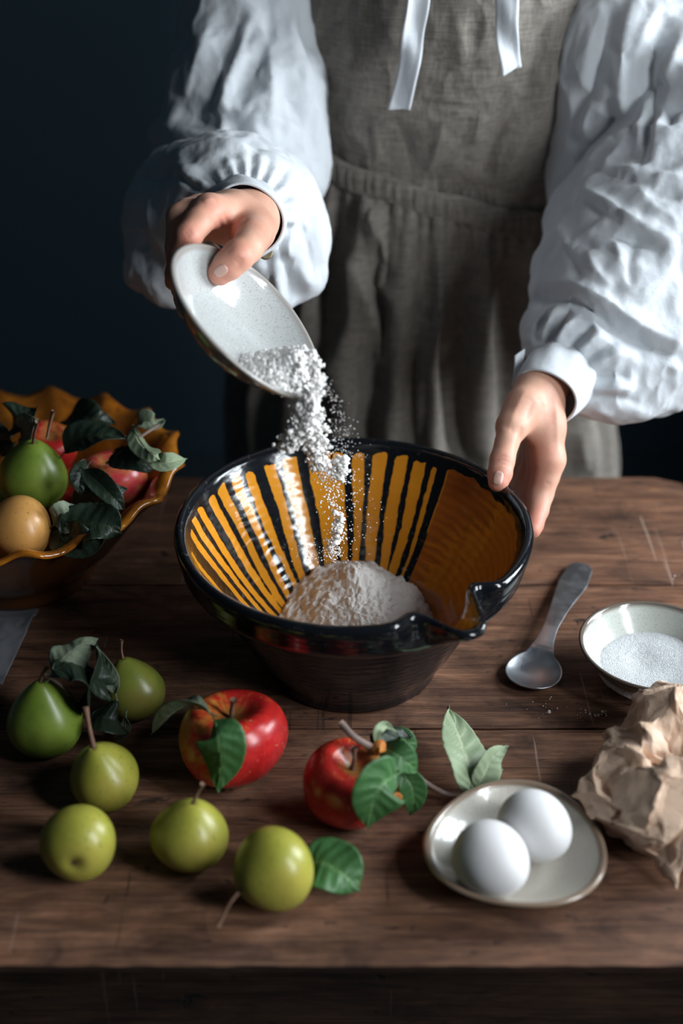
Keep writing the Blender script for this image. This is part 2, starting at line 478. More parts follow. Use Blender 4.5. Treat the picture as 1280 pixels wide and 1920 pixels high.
# ------------------------------------------------------------------ the table
TX0, TX1 = -.62, .338
YF, YB = .608, 1.215
table = empty('table', (-.1, .9, 0), 'old dark wooden worktable with weathered planks and rounded corner under everything', 'table')
seams = [YF, .708, .836, 1.028, YB]
def plank(y0, y1, k):
    """a board running left to right, worn and slightly uneven, its end corners rounded where it closes the table"""
    nx, ny = 140, 14
    V = []; TH = .022
    rc = .028
    for i in range(nx + 1):
        for j in range(ny + 1):
            u = i / nx; v = j / ny
            ya, yb = y0 + .0011, y1 - .0011
            x0, x1 = TX0, TX1
            y = ya + (yb - ya) * v
            if abs(y1 - YB) < 1e-6 and yb - y < rc:
                q = rc - (yb - y); ins = rc - sqrt(max(rc * rc - q * q, 0)); x1 -= ins; x0 += ins
            if abs(y0 - YF) < 1e-6 and y - ya < rc:
                q = rc - (y - ya); ins = rc - sqrt(max(rc * rc - q * q, 0)); x1 -= ins; x0 += ins
            x = x0 + (x1 - x0) * u
            V.append((x, y, TZ))
    V = np.array(V)
    wob = .0006 * pnoise(np.c_[V[:, 0] * 9, V[:, 1] * 40, np.full(len(V), k * 3.1)])
    ed = np.minimum(V[:, 1] - y0, y1 - V[:, 1])
    V[:, 2] += np.minimum(0, wob) - .0022 * np.exp(-(ed / .0016) ** 2) * (1 + .6 * pnoise(np.c_[V[:, 0] * 30, V[:, 1] * 0, np.full(len(V), k)]))
    # ragged long edges
    V[:, 1] += np.where(ed < .003, .0012 * pnoise(np.c_[V[:, 0] * 60, np.full(len(V), k * 5.0), V[:, 1] * 900]), 0)
    F = grid_faces(nx + 1, ny + 1)
    n0 = len(V); B = V.copy(); B[:, 2] = TZ - TH
    if abs(y0 - YF) < 1e-6: B[:, 1] = np.maximum(B[:, 1], YF + .014)      # undercut added so the front face turns from the light and stays dark
    A = list(map(tuple, V)) + list(map(tuple, B))
    F += [tuple(n0 + q for q in reversed(f)) for f in F]
    w = ny + 1
    for i in range(nx):
        a, b = i * w, (i + 1) * w
        F.append((b, a, a + n0, b + n0)); a += ny; b += ny; F.append((a, b, b + n0, a + n0))
    for j in range(ny):
        a, b = j, j + 1; F.append((a, b, b + n0, a + n0)); a += nx * w; b += nx * w; F.append((b, a, a + n0, b + n0))
    o = mesh_obj('plank', A, F, M['wood'], table, True, loc=(-.1, (y0 + y1) / 2, TZ))
    m = o.modifiers.new('Edges', 'EDGE_SPLIT'); m.split_angle = radians(50)
    fix_normals(o)
    return o
ys = [YF, .836, 1.028, YB]
for k in range(3): plank(ys[k], ys[k + 1], k)
box('apron_rail', TX0 + .05, TX1 - .05, YF + .05, YF + .072, TZ - .13, TZ - .036, M['wood_leg'], table, .002)
box('apron_rail', TX0 + .05, TX1 - .05, YB - .072, YB - .05, TZ - .13, TZ - .036, M['wood_leg'], table, .002)
box('side_rail', TX0 + .05, TX0 + .072, YF + .072, YB - .072, TZ - .13, TZ - .036, M['wood_leg'], table, .002)
box('side_rail', TX1 - .072, TX1 - .05, YF + .072, YB - .072, TZ - .13, TZ - .036, M['wood_leg'], table, .002)
for x in (TX0 + .035, TX1 - .095):
    for y in (YF + .035, YB - .095):
        V, F = tube([(x + .03, y + .03, 0), (x + .03, y + .03, .3), (x + .03, y + .03, TZ - .13), (x + .03, y + .03, TZ - .036)], [.020, .026, .030, .030], 4)
        o = mesh_obj('leg', V, F, M['wood_leg'], table, False, loc=(x + .03, y + .03, 0))

# ------------------------------------------------------------------ mixing bowl
BC = Vector((.0085, .921, TZ)); BR = .1365; BH = .130
def th_at(px, py, z):
    p = atz(px, py, z) - BC; t = atan2(p.y, p.x); return t if t > -pi / 2 else t + 2 * pi
SP = th_at(917, 1200, BH)                       # direction of the pouring spout
def dth(a, b):
    d = (a - b + pi) % (2 * pi) - pi; return d
prof = [(0, .004), (.060, .004), (.066, 0), (.070, .002), (.072, .010), (.084, .030), (.098, .058), (.108, .080), (.1135, .093),
        (.117, .0965), (.1255, .0985), (.1300, .1010), (.1330, .106), (.1350, .114), (.1368, .122), (.1378, .1275), (.1368, .1310), (.1338, .1325), (.1305, .1312),
        (.1283, .128), (.1262, .1235), (.1245, .120), (.1205, .111), (.1130, .098), (.1030, .081), (.0920, .063), (.0800, .046), (.0690, .032),
        (.0590, .021), (.0480, .0145), (.030, .0115), (.012, .011), (0, .011)]
P2 = []
for a, b in zip(prof[:-1], prof[1:]):
    n = max(1, int(math.hypot(a[0] - b[0], a[1] - b[1]) / .004))
    for i in range(n): P2.append((a[0] + (b[0] - a[0]) * i / n, a[1] + (b[1] - a[1]) * i / n))
P2.append(prof[-1])
def spout_r(th, r, z, k):
    d = dth(th, SP); up = min(1, max(0, (z - .100) / .026)) ** 1.2
    lip = .023 * exp(-abs(d / .125) ** 3)      # the tongue that projects
    sh = -(.012 if d > 0 else .007) * exp(-((abs(d) - .235) / .085) ** 2)  # pinched shoulders
    e = .0010 * sin(3 * th + 1) * up
    return r + (lip + sh + .0) * up * (1 if r > .05 else 0) + e
def spout_z(th, r, z, k):
    d = dth(th, SP); up = min(1, max(0, (z - .100) / .026)) ** 1.3
    return z - .004 * exp(-(d / .12) ** 2) * up + .0012 * exp(-((abs(d) - .25) / .10) ** 2) * up
NB = 420
V, F = lathe(P2, NB, spout_r, spout_z)
V = [(x + BC.x, y + BC.y, z + BC.z) for x, y, z in V]
bowl = mesh_obj('mixing_bowl', V, F, M['bowl'], None, True, loc=BC)
tag(bowl, 'large black glazed mixing bowl with orange striped inside and pouring spout', 'bowl')
rimk = min(range(len(P2)), key=lambda k: abs(P2[k][0] - .1262) + abs(P2[k][1] - .1235))
orange_px = [(58, 70, 455), (68, 84, 380), (84, 106, 340), (116, 131, 305), (139, 160, 262), (177, 206, 235), (224, 252, 205), (278, 312, 190), (333, 371, 158), (396, 446, 148),
             (484, 545, 130), (556, 592, 112), (628, 662, 98), (696, 742, 110), (772, 820, 118), (842, 886, 128), (906, 925, 146)]
bands = []
for a, b, y in orange_px:
    a2, b2, y2 = 300 + a * .578, 300 + b * .578, 780 + y * .578
    t0, t1 = th_at(b2, y2, .121), th_at(a2, y2, .121)
    if t0 > 2.0:
        cc = (t0 + t1) / 2; hh = max((t1 - t0) / 2, .037); t0, t1 = cc - hh, cc + hh
    bands.append((t0, t1))
for dg in (200.5, 209, 218, 227): bands.append((radians(dg) - .035, radians(dg) + .035))
last = th_at(300 + 962 * .578, 780 + 155 * .578, .121)
brnd = [[random.uniform(-.18, .3), random.uniform(0, 6), random.uniform(.05, .16), random.uniform(-.25, .25)] for _ in bands]
st = []; inner = []; comb = []; dusty = []
np2 = len(P2)
for i in range(NB):
    th = 2 * pi * i / NB
    if th > pi * 1.5: th_ = th - 2 * pi
    else: th_ = th
    for k, (r, z) in enumerate(P2):
        s = (z - .02) / .10
        best = -.02
        for (t0, t1), (a, ph, w, sk) in zip(bands, brnd):
            cc = (t0 + t1) / 2 + .012 * sin(s * 5 + ph) * (1 - s) * 2; hw = (t1 - t0) / 2 * ((1.05 if t0 > 2.0 else 1.15) + a * (1 - s) + w * sin(7 * s + ph))
            for tt in (th_, th_ + 2 * pi):
                best = max(best, (hw - abs(tt - cc)) * max(r, .02))
        # the plain comb-marked part, right of the last stripe and round the front
        plain = 0
        if th_ < last - .02 * (1 - s): best = max(best, (last - .02 * (1 - s) - th_) * r); 
        if th_ < last - .01 and th_ > -pi * .5 + .0: plain = 1
        # ragged boundary of the black rim
        lim = .1228 + .0012 * sin(11 * th) + .0008 * sin(37 * th + 2)
        best = min(best, lim - z)
        if k < rimk - 4: best = -.02
        st.append(best); inner.append(1.0 if k >= rimk - 5 else 0.0); comb.append(plain)
        dusty.append(max(0, min(1, (.11 - z) / .05)) * (.6 if not plain else .45) if k >= rimk else (.25 if k > rimk - 8 else 0))
set_attr(bowl, 'stripe', st); set_attr(bowl, 'inner', inner); set_attr(bowl, 'comb', comb); set_attr(bowl, 'dusty', dusty)
fix_normals(bowl)

def inner_r(z):
    pts = [(.011, .012), (.0145, .048), (.021, .059), (.032, .069), (.046, .080), (.063, .092), (.081, .103), (.098, .113), (.111, .1205)]
    zs = [p[0] for p in pts]; rs = [p[1] for p in pts]
    return float(np.interp(z, zs, rs))
# flour heap in the bowl
FH = Vector((.014, .955, 0))
V = []; nr, na = 110, 300
for i in range(na):
    th = 2 * pi * i / na
    for j in range(nr):
        rr = .098 * j / (nr - 1)
        x = BC.x + rr * cos(th); y = BC.y + rr * sin(th)
        d = math.hypot((x - FH.x) * .95, (y - FH.y) * 1.0)
        d *= 1 + .12 * sin(2 * atan2(y - FH.y, x - FH.x) + .4); z = .066 - .034 * (1 - exp(-(d / .036) ** 1.35)) - .38 * max(0, d - .040)
        V.append((x, y, TZ + z))
V = np.array(V)
V[:, 2] += .005 * fbm(V * 42, 3) + .0050 * np.abs(fbm(V * 80 + 5, 3)) + .0030 * fbm(V * 230, 3)
ctr = np.array(BC)
for q in range(len(V)):
    z = V[q, 2] - TZ; z = max(z, .012); R = inner_r(min(z, .11)) + .0015
    dx, dy = V[q, 0] - BC.x, V[q, 1] - BC.y; r = math.hypot(dx, dy)
    if r > R:      # beyond the wall: follow it down inside the glaze
        V[q, 0] = BC.x + dx / r * R; V[q, 1] = BC.y + dy / r * R
    V[q, 2] = TZ + z
F = grid_faces(na, nr, True, False)
o = mesh_obj('flour', V, F, M['flour'], None, True, loc=(BC.x, BC.y, TZ + .012))
tag(o, 'soft heap of white flour at the bottom of the mixing bowl', 'flour', kind='stuff')

def crumbs(name, pts, sizes, mt, core=None):
    """many small irregular crumbs as one mesh"""
    base = []
    for k in range(6):
        bm = bmesh.new(); bmesh.ops.create_icosphere(bm, subdivisions=1, radius=1)
        v = np.array([tuple(q.co) for q in bm.verts]); v *= (1 + .32 * rng.normal(size=(len(v), 1)) * .8)
        v *= rng.uniform(.7, 1.25, size=(1, 3))
        f = np.array([[q.index for q in fc.verts] for fc in bm.faces]); bm.free(); base.append((v, f))
    VV = []; FF = []; n = 0
    for p, s in zip(pts, sizes):
        v, f = base[rng.integers(6)]
        R = Matrix.Rotation(rng.uniform(0, 6), 3, Vector(rng.normal(size=3)).normalized())
        VV.append(v @ np.array(R) * s + np.array(p)); FF.append(f + n); n += len(v)
    VV = np.concatenate(VV); FF = [tuple(f) for f in np.concatenate(FF)]
    if core is not None:
        FF += [tuple(f + len(VV)) for f in core[1]]; VV = np.concatenate([VV, core[0]])
    return mesh_obj(name, VV, FF, mt, None, True, loc=tuple(VV.mean(0)))

# ------------------------------------------------------------------ little dishes
def dish(name, R, H, thick, mt, frame, rf=None, foot=.5, n=120, parent=None, curve=1.0):
    """frame: 4x4 matrix from the dish's own space (z = opening direction, origin at the foot)"""
    out = [(0, 0.0015), (R * foot * .9, .0015), (R * foot * .95, 0), (R * foot, .001)]
    for i in range(1, 15):
        s = i / 14; r = R * foot + (R - R * foot) * (s ** .72); z = H * s ** (1.15 * curve) ; out.append((r, z + .001))
    rim = [(R + .0003, H + .0024), (R - thick * .5, H + .0033), (R - thick, H + .002)]
    inn = []
    for i in range(13, -1, -1):
        s = i / 14; r = (R - thick) * foot + (R - thick) * (1 - foot) * (s ** .72); z = thick + (H - thick) * s ** (1.15 * curve) + .0012; inn.append((r, z))
    inn += [(R * foot * .6, thick + .0006), (R * foot * .25, thick), (0, thick)]
    prof = out + rim + inn
    no = len(out)
    V, F = lathe(prof, n, (lambda th, r, z, k: r * (1 + (rf(th) if rf else 0) * (r / R) ** 2)))
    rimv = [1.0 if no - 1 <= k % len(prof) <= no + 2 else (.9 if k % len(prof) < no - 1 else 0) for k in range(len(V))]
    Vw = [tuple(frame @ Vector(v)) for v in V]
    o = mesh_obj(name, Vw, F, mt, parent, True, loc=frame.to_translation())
    set_attr(o, 'rim', rimv); fix_normals(o)
    return o, prof
# plate with the eggs
ep = atz(968, 1591, .0); ep = Vector((atz(968, 1583, .022).x, .6945, TZ))
fr = Matrix.Translation(ep)
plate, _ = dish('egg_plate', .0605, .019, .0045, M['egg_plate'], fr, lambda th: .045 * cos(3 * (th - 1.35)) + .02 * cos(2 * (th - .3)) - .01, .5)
tag(plate, 'small cream stoneware plate with brown rim holding two white eggs', 'plate')
def egg(px, py, L, Rr, axis, label):
    V = []; n = 48; m = 33
    for i in range(n):
        th = 2 * pi * i / n
        for j in range(m):
            a = pi * j / (m - 1); x = -cos(a) * L / 2; r = Rr * sin(a) * (1 - .11 * cos(a) * 1.0 if True else 1)
            r = Rr * sin(a) * (1 + .10 * cos(a))
            V.append((r * cos(th), r * sin(th), x))
    ax = Vector(axis).normalized(); q = ax.to_track_quat('Z', 'Y').to_matrix()
    V = [q @ Vector(v) for v in V]
    c = atz(px, py, Rr + .006); zmin = min(v.z for v in V); c.z = TZ + .0062 - zmin
    o = mesh_obj('egg', [tuple(c + v) for v in V], grid_faces(n, m, True, False), M['egg'], None, True, loc=c)
    tag(o, label, 'egg', 'eggs on the cream plate'); fix_normals(o); return o
egg(921, 1613, .0535, .0243, (.6, -.75, .05), 'white egg on the cream plate, the nearer one on the left')
egg(1003, 1552, .0535, .0237, (.55, -.7, .1), 'white egg on the cream plate, the farther one on the right')

# sugar dish
sc = Vector((atz(1227, 1210, .035).x, .893, TZ))
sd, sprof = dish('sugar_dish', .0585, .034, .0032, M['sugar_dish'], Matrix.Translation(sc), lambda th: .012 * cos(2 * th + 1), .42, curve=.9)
tag(sd, 'small sage grey dish with dark rim holding white sugar', 'dish')
V = []; na, nr = 96, 40
for i in range(na):
    th = 2 * pi * i / na
    for j in range(nr):
        r = .0425 * j / (nr - 1); x, y = r * cos(th), r * sin(th)
        z = .0185 + .0025 * exp(-((x - .012) ** 2 + (y - .02) ** 2) / .0003) - .004 * exp(-((x + .008) ** 2 + (y - .004) ** 2) / .00022) - .0012 * (r / .04) ** 6
        if j == nr - 1: z -= .006
        V.append((sc.x + x, sc.y + y, TZ + z))
V = np.array(V); V[:, 2] += .0010 * fbm(V * 60, 3)
o = mesh_obj('sugar', V, grid_faces(na, nr, True, False), M['sugar'], None, True, loc=(sc.x, sc.y, TZ + .008))
tag(o, 'white granulated sugar filling the sage grey dish', 'sugar', kind='stuff')

# ------------------------------------------------------------------ spoon
a = atz(985, 1303, 0.0); b = atz(1090, 1064, .0)
ax = (b - a); L = ax.length; ax.normalize(); sd_ = Vector((0, 0, 1)).cross(ax).normalized()
ks = [0, .004, .012, .024, .036, .042, .047, .052, .057, .066, .076, .100, .125, .145, .158, .166, L]
ws = [.0, .0105, .0185, .0228, .0205, .0150, .0112, .0086, .0076, .0066, .0062, .0075, .0098, .0118, .0128, .0110, .0050]
zs = [.0075, .0072, .0070, .0072, .0085, .0100, .0110, .0118, .0125, .013, .0135, .0125, .0095, .0065, .0045, .0038, .0034]
ks[-2] = L - .007; 
V = []; nu, nv = 150, 25
for i in range(nu):
    s = L * (i / (nu - 1)) ; w = max(float(np.interp(s, ks, ws)), .0004); zc = float(np.interp(s, ks, zs))
    if s < .05: w = .0228 * sqrt(max(0, 1 - ((s - .0228) / .0232) ** 2)); w = max(w, .0003); w = max(w, float(np.interp(s, [.034, .040, .044, .047, .050], [.0, .0135, .0112, .0100, .0090]))) if s > .034 else w
    for j in range(nv):
        v = 2 * j / (nv - 1) - 1
        d = (s - .0235) / .0235; rr = d * d + (v * w / .0235) ** 2
        dip = -.0068 * max(0, 1 - rr) ** .8 if s < .05 else 0
        rise = .0006 * (1 - v * v) if s > .05 else 0
        p = a + ax * s + sd_ * (v * w); V.append((p.x, p.y, TZ + zc + dip + rise))
spoon = mesh_obj('spoon', V, grid_faces(nu, nv), M['steel'], None, True, loc=(a + b) / 2)
solidify(spoon, .0013, 0); subsurf(spoon, 1)
zmin = min(v[2] for v in V) - .0007
spoon.location.z -= (zmin - TZ) - .0002
tag(spoon, 'dull steel spoon with a round bowl and flared handle on the planks', 'spoon')

# ------------------------------------------------------------------ crumpled brown paper bag
def crumple(P, scale, seed, npt=60, lo=(-1, -1, -1), hi=(1, 1, 1)):
    r = np.random.default_rng(seed)
    pts = r.uniform(lo, hi, size=(npt, 3)); nrm = r.normal(size=(npt, 3)); nrm /= np.linalg.norm(nrm, axis=1)[:, None]
    d = np.linalg.norm(P[:, None, :] - pts[None], axis=2)
    idx = d.argsort(axis=1)[:, :2]; i0 = idx[:, 0]
    q = np.einsum('ij,ij->i', P - pts[i0], nrm[i0])
    d0 = d[np.arange(len(P)), idx[:, 0]]; d1 = d[np.arange(len(P)), idx[:, 1]]
    return q * scale, (d1 - d0)
def tri(x): return np.abs((x % 1.0) - .5) * 2 - .5
def creased(P, f, amp, seed, n=7):
    r = np.random.default_rng(seed); Q = P * f; out = np.zeros_like(P)
    for k in range(n):
        d = r.normal(size=3); d /= np.linalg.norm(d); o = r.normal(size=3); o /= np.linalg.norm(o)
        t_ = tri(Q @ d * (.6 + .5 * k / n) + r.uniform())
        out += t_[:, None] * o; Q = Q + .38 * t_[:, None] * r.normal(size=3)
    return out * amp / sqrt(n) * 1.8
pc = atz(1258, 1515, 0.0)
nu, nv = 200, 110; G = []
for i in range(nu):
    u = 2 * pi * i / nu
    for j in range(nv):
        s = j / (nv - 1)
        # s 0 bottom centre -> outside wall -> mouth -> folded-back flap
        if s < .25: r = .040 * s / .25; z = .002
        elif s < .72: q = (s - .25) / .47; r = .040 + .020 * sin(q * pi) + .004 * q; z = .002 + .062 * q
        else: q = (s - .72) / .28; r = .044 - .036 * q ; z = .064 + .012 * sin(q * pi) - .030 * q * q
        r *= 1 + .13 * sin(2 * u + .6) + .10 * sin(3 * u + 2 + 2 * s) + .06 * sin(7 * u + 5 * s)
        z += (.012 * sin(2 * u + 4.0) + .008 * sin(5 * u)) * max(0, s - .35)
        G.append((1.0 * r * cos(u), 1.12 * r * sin(u) , z * .95))
G = np.array(G)
G = G + creased(G, 15, .0130, 5, 7) + creased(G, 30, .0075, 8, 6) + creased(G, 60, .0028, 14, 6) + creased(G, 95, .0009, 9, 6)
G[:, 2] = np.maximum(G[:, 2], .0012)
G += np.array([pc.x, pc.y, TZ])
bag = mesh_obj('paper_bag', G, grid_faces(nu, nv, True, False), M['paper'], None, False, loc=pc)
fix_normals(bag)
tag(bag, 'crumpled brown paper bag standing open beside the egg plate', 'bag')

# crumpled skirt of loose paper at its foot
def sheet(corners, nu, nv, amp, seed, mt, name, parent, lift=.004):
    A, B, C_, D = [np.array(c) for c in corners]; G = []
    for i in range(nu):
        for j in range(nv):
            u, v = i / (nu - 1), j / (nv - 1)
            G.append((A * (1 - u) + B * u) * (1 - v) + (D * (1 - u) + C_ * u) * v)
    G = np.array(G); lo, hi = G.min(0) - .01, G.max(0) + .01
    G = G + creased(G, 18, amp, seed, 8) + creased(G, 50, amp * .3, seed + 1, 8); G[:, 2] += amp * .7
    G[:, 2] = np.maximum(G[:, 2], TZ + .001)
    o = mesh_obj(name, G, grid_faces(nu, nv), mt, parent, True, loc=tuple(G.mean(0))); solidify(o, .0004); return o
sheet([atz(1106, 1470, .030), atz(1130, 1530, .002), atz(1262, 1668, .002), atz(1290, 1560, .035)], 60, 60, .010, 4, M['paper'], 'torn_flap', bag)

# ------------------------------------------------------------------ fruit
def fruit_mesh(kind, R, seed=0, n=72, m=56, H=1.0, neck=.5):
    r_ = np.random.default_rng(seed); ph = r_.uniform(0, 6, 6)
    V = []; pit = []; phi = []; lat = []; sun = []
    for i in range(n):
        th = 2 * pi * i / n
        for j in range(m):
            a = pi * j / (m - 1)          # 0 top .. pi bottom
            if kind == 'apple':
                rad = sin(a) ** .88; z = cos(a)
                top = exp(-(a / .42) ** 2); bot = exp(-((pi - a) / .34) ** 2)
                z = z * .86 - .42 * top + .20 * bot
                rad *= 1 + .05 * cos(a)
                lob = 1 + .022 * cos(5 * th + ph[0]) * (.3 + .7 * (a / pi) ** 2) + .03 * cos(2 * th + ph[1]) + .018 * cos(3 * th + ph[2])
                z += .035 * cos(th + ph[3]) * (sin(a) > .3) * 1 + .025 * cos(5 * th + ph[0]) * bot
                pt = max(exp(-(a / .20) ** 2), .8 * exp(-((pi - a) / .16) ** 2))
            else:
                w = .5 * (1 - cos(a)); rad = sin(a) ** .95 * (1 - neck * .62 * exp(-((a) / .80) ** 2))
                z = cos(a) * (1 + neck * .55 * (cos(a) > 0) * cos(a) ** 1.2 if cos(a) > 0 else 1) * .93
                bot = exp(-((pi - a) / .20) ** 2); top = exp(-(a / .12) ** 2)
                z += .12 * bot - .05 * top
                lob = 1 + .02 * cos(3 * th + ph[0]) + .02 * cos(2 * th + ph[1])
                pt = max(exp(-((pi - a) / .13) ** 2), .6 * exp(-(a / .10) ** 2))
            rr = R * rad * lob
            V.append((rr * cos(th), rr * sin(th), R * z * H))
            pit.append(pt); phi.append(cos(th) * 1.2 + sin(th * 1) * .0 + (th if th < pi else 2 * pi - th) * .9); lat.append(a)
            sun.append(.10 * cos(th - ph[4]) * sin(a) - .10 * exp(-(a / .5) ** 2))
    return V, grid_faces(n, m, True, False), pit, phi, lat, sun

def fruit(name, kind, px, py, R, axis, mt, label, cat, group, H=1.0, neck=.5, seed=0, stem=None, stem_r=.0012, calyx=True, z=None, spin=0.0, stem_mat=None, rest=True):
    V, F, pit, phi, lat, sun = fruit_mesh(kind, R, seed, H=H, neck=neck)
    q = Vector(axis).normalized().to_track_quat('Z', 'Y').to_matrix() @ Matrix.Rotation(spin, 3, 'Z')
    Vr = [q @ Vector(v) for v in V]
    zmin = min(v.z for v in Vr)
    c = atz(px, py, -zmin if z is None else z)
    if z is None: c.z = TZ - zmin
    root = empty(name, c, label, cat, group)
    o = mesh_obj('flesh', [tuple(c + v) for v in Vr], F, mt, root, True, loc=c)
    for nm, vals in (('pit', pit), ('phi', phi), ('lat', lat), ('sun', sun)): set_attr(o, nm, vals)
    fix_normals(o)
    top = c + q @ Vector((0, 0, R * (cosv(kind, neck)) * H)); axn = Vector(axis).normalized()
    if stem:
        tip = Vector(stem); d = tip - top
        P = [top - axn * .003, top + d * .30 + axn * .0015, top + d * .65 + axn * .001, tip]
        V, F = tube(P, [stem_r * 1.25, stem_r, stem_r * .95, stem_r * 1.6], 8, 14)
        mesh_obj('stalk', V, F, stem_mat or M['stalk'], root, True, loc=top)
    if calyx:
        bot = c - axn * (R * (.86 - .20 if kind == 'apple' else .93 - .12) * H)
        V = []; F = []
        for k in range(5):
            a = 2 * pi * k / 5 + seed; u = q @ Vector((cos(a), sin(a), 0)); w = q @ Vector((-sin(a), cos(a), 0))
            n0 = len(V); s = R * .09
            for pnt in (bot - u * s * .1 - w * s * .35, bot - u * s * .1 + w * s * .35, bot + u * s * 1.0 - axn * s * .5, bot + axn * s * .4):
                V.append(tuple(pnt))
            F += [(n0, n0 + 1, n0 + 2), (n0, n0 + 2, n0 + 3), (n0 + 1, n0 + 3, n0 + 2), (n0, n0 + 3, n0 + 1)]
        mesh_obj('calyx', V, F, M['calyx'], root, False, loc=bot)
    return root, c, q
def cosv(kind, neck):
    return (.86 - .42) if kind == 'apple' else (1 + neck * .55) * .93 - .05

def leaf(name, pts, width, mt, parent, up=(0, 0, 1), fold=.35, wave=.12, seed=0, serr=.05, label=None, cat=None, base_stem=True, thick=.0004, group=None):
    """midrib through pts (world points); up = direction the face looks"""
    r_ = np.random.default_rng(seed); nu, nv = 46, 17
    mid = smooth_curve([tuple(p) for p in pts], nu); V = []; vein = []
    Ltot = sum(np.linalg.norm(mid[i + 1] - mid[i]) for i in range(nu - 1))
    ph = r_.uniform(0, 6, 4)
    for i in range(nu):
        s = i / (nu - 1)
        t_ = Vector(mid[min(i + 1, nu - 1)] - mid[max(i - 1, 0)]).normalized()
        U = Vector(up[i * (len(up) - 1) // nu] if isinstance(up[0], (tuple, Vector)) else up)
        sd = t_.cross(U).normalized(); nn = sd.cross(t_).normalized()
        q = min(1, s / .97); w = width * .5 * (sin(pi * q ** .82) ** .75) if q < 1 else 0
        w = max(w, .0004)
        w *= 1 + serr * (abs((s * 13) % 1 - .5) * 2 - .5)
        for j in range(nv):
            v = 2 * j / (nv - 1) - 1
            off = sd * (v * w * cos(fold * .8)) + nn * (abs(v) * w * sin(fold) + wave * width * .5 * abs(v) ** 1.5 * sin(s * 9 + ph[0] + (1.7 if v > 0 else 0)) )
            off += nn * (.028 * width * cos(2 * pi * (s * 7 - abs(v) * 1.2)) * abs(v) * (1 - abs(v)) * 2)
            V.append(tuple(Vector(mid[i]) + off))
            side = abs(((s * 7.5 - abs(v) * 1.3) % 1) - .5) * 2
            vein.append(max(1.0 if abs(v) < .07 else 0, max(0, 1 - (1 - side) * 7) * .7 * (1 - abs(v))))
    o = mesh_obj(name, V, grid_faces(nu, nv), mt, parent, True, loc=tuple(mid[nu // 2]))
    set_attr(o, 'vein', vein); solidify(o, thick, 0)
    if label: tag(o, label, cat, group)
    if base_stem:
        d = Vector(mid[0] - mid[3]).normalized(); b0 = Vector(mid[0])
        V, F = tube([tuple(mid[nu - 14]), tuple(mid[nu // 2]), tuple(mid[6]), tuple(mid[0]), tuple(b0 + d * .006)], [.0002, .0004, .0006, .0007, .0007], 6, 24)
        mesh_obj('midrib', V, F, mt, o, True, loc=b0)
    return o

GP = 'green pears lying on the dark planks'
fruit('pear', 'pear', 85, 1352, .0280, (.02, -.05, 1), M['pear_green'], 'dark green upright pear at the far left of the table', 'pear', GP, 1.05, .85, 1, stem=atz(88, 1250, .075), stem_r=.0014)
fruit('pear', 'pear', 252, 1296, .0235, (-.25, .1, 1), M['pear_olive'], 'brownish olive pear with a thin stalk behind the dark leaves', 'pear', GP, 1.02, .7, 2, stem=atz(228, 1200, .066), stem_r=.0009)
fruit('pear', 'pear', 196, 1458, .0250, (-.15, -.1, 1), M['pear_lime'], 'yellow green pear with a long reddish stalk leaning left', 'pear', GP, 1.0, .65, 3, stem=atz(160, 1325, .078), stem_r=.0016)
fruit('pear', 'pear', 147, 1580, .0258, (-.05, .99, -.12), M['pear_lime'], 'yellow green pear showing its brown calyx towards the viewer', 'pear', GP, .97, .35, 4)
fruit('pear', 'pear', 356, 1568, .0262, (.12, .15, 1), M['pear_lime'], 'round yellow green pear with short dark stalk below the big apple', 'pear', GP, .92, .45, 5, stem=atz(380, 1470, .066), stem_r=.0012)
fruit('pear', 'pear', 515, 1628, .0275, (-.72, -.55, -.02), M['pear_lime'], 'bright yellow pear lying on its side next to a loose leaf', 'pear', GP, .95, .3, 6, stem=atz(408, 1738, .010), stem_r=.0011)

r1, c1, q1 = fruit('apple', 'apple', 436, 1384, .0395, (-.02, .10, 1), M['apple_red'], 'large shiny red apple with a green leaf hanging over its front', 'apple', 'red apples on the table', 1.0, .5, 11, stem=atz(438, 1312, .068), stem_r=.0018, spin=2.2)
leaf('leaf', [aty(402, 1350, c1.y - .026), aty(410, 1385, c1.y - .0415), aty(414, 1435, c1.y - .0455), aty(410, 1486, c1.y - .046)], .037, M['leaf'], r1, up=(-.15, -1, .35), fold=-.30, wave=.10, seed=1)
leaf('leaf', [atz(392, 1336, .068), atz(355, 1322, .070), atz(315, 1345, .052), atz(283, 1376, .030)], .022, M['leaf_grey'], r1, up=(.1, .5, .9), fold=.6, wave=.1, seed=2)
r2, c2, q2 = fruit('apple', 'apple', 650, 1470, .0315, (.28, -.10, 1), M['apple_two'], 'smaller red apple under the leafy twig in the middle', 'apple', 'red apples on the table', 1.08, .5, 12, stem=atz(665, 1400, .060), stem_r=.0016, spin=.5)

tw = empty('apple_twig', atz(780, 1470, 0), 'grey leafy apple twig lying over the smaller apple towards the egg plate', 'twig')
V, F = tube([atz(638, 1355, .072), atz(668, 1385, .066), atz(722, 1415, .052), atz(790, 1462, .022), atz(835, 1488, .008), atz(868, 1492, .006)], [.0026, .0024, .0024, .0018, .0019, .0020], 10, 50)
mesh_obj('stem', V, F, M['twig'], tw, True, loc=atz(722, 1415, .052))
V, F = tube([atz(868, 1492, .006), atz(895, 1484, .008), atz(915, 1470, .012)], [.0014, .0011, .0009], 8, 20)
mesh_obj('stem', V, F, M['leaf_sage'], tw, True, loc=atz(868, 1492, .006))
leaf('leaf', [atz(884, 1488, .008), atz(880, 1440, .020), atz(862, 1385, .026), atz(838, 1328, .018)], .040, M['leaf_sage'], tw, up=(.45, -.55, .7), fold=.18, wave=.16, seed=5)
leaf('leaf', [atz(893, 1482, .008), atz(908, 1452, .018), atz(925, 1420, .026), atz(950, 1398, .028)], .021, M['leaf_sage'], tw, up=(.3, -.8, .5), fold=.25, wave=.16, seed=6)
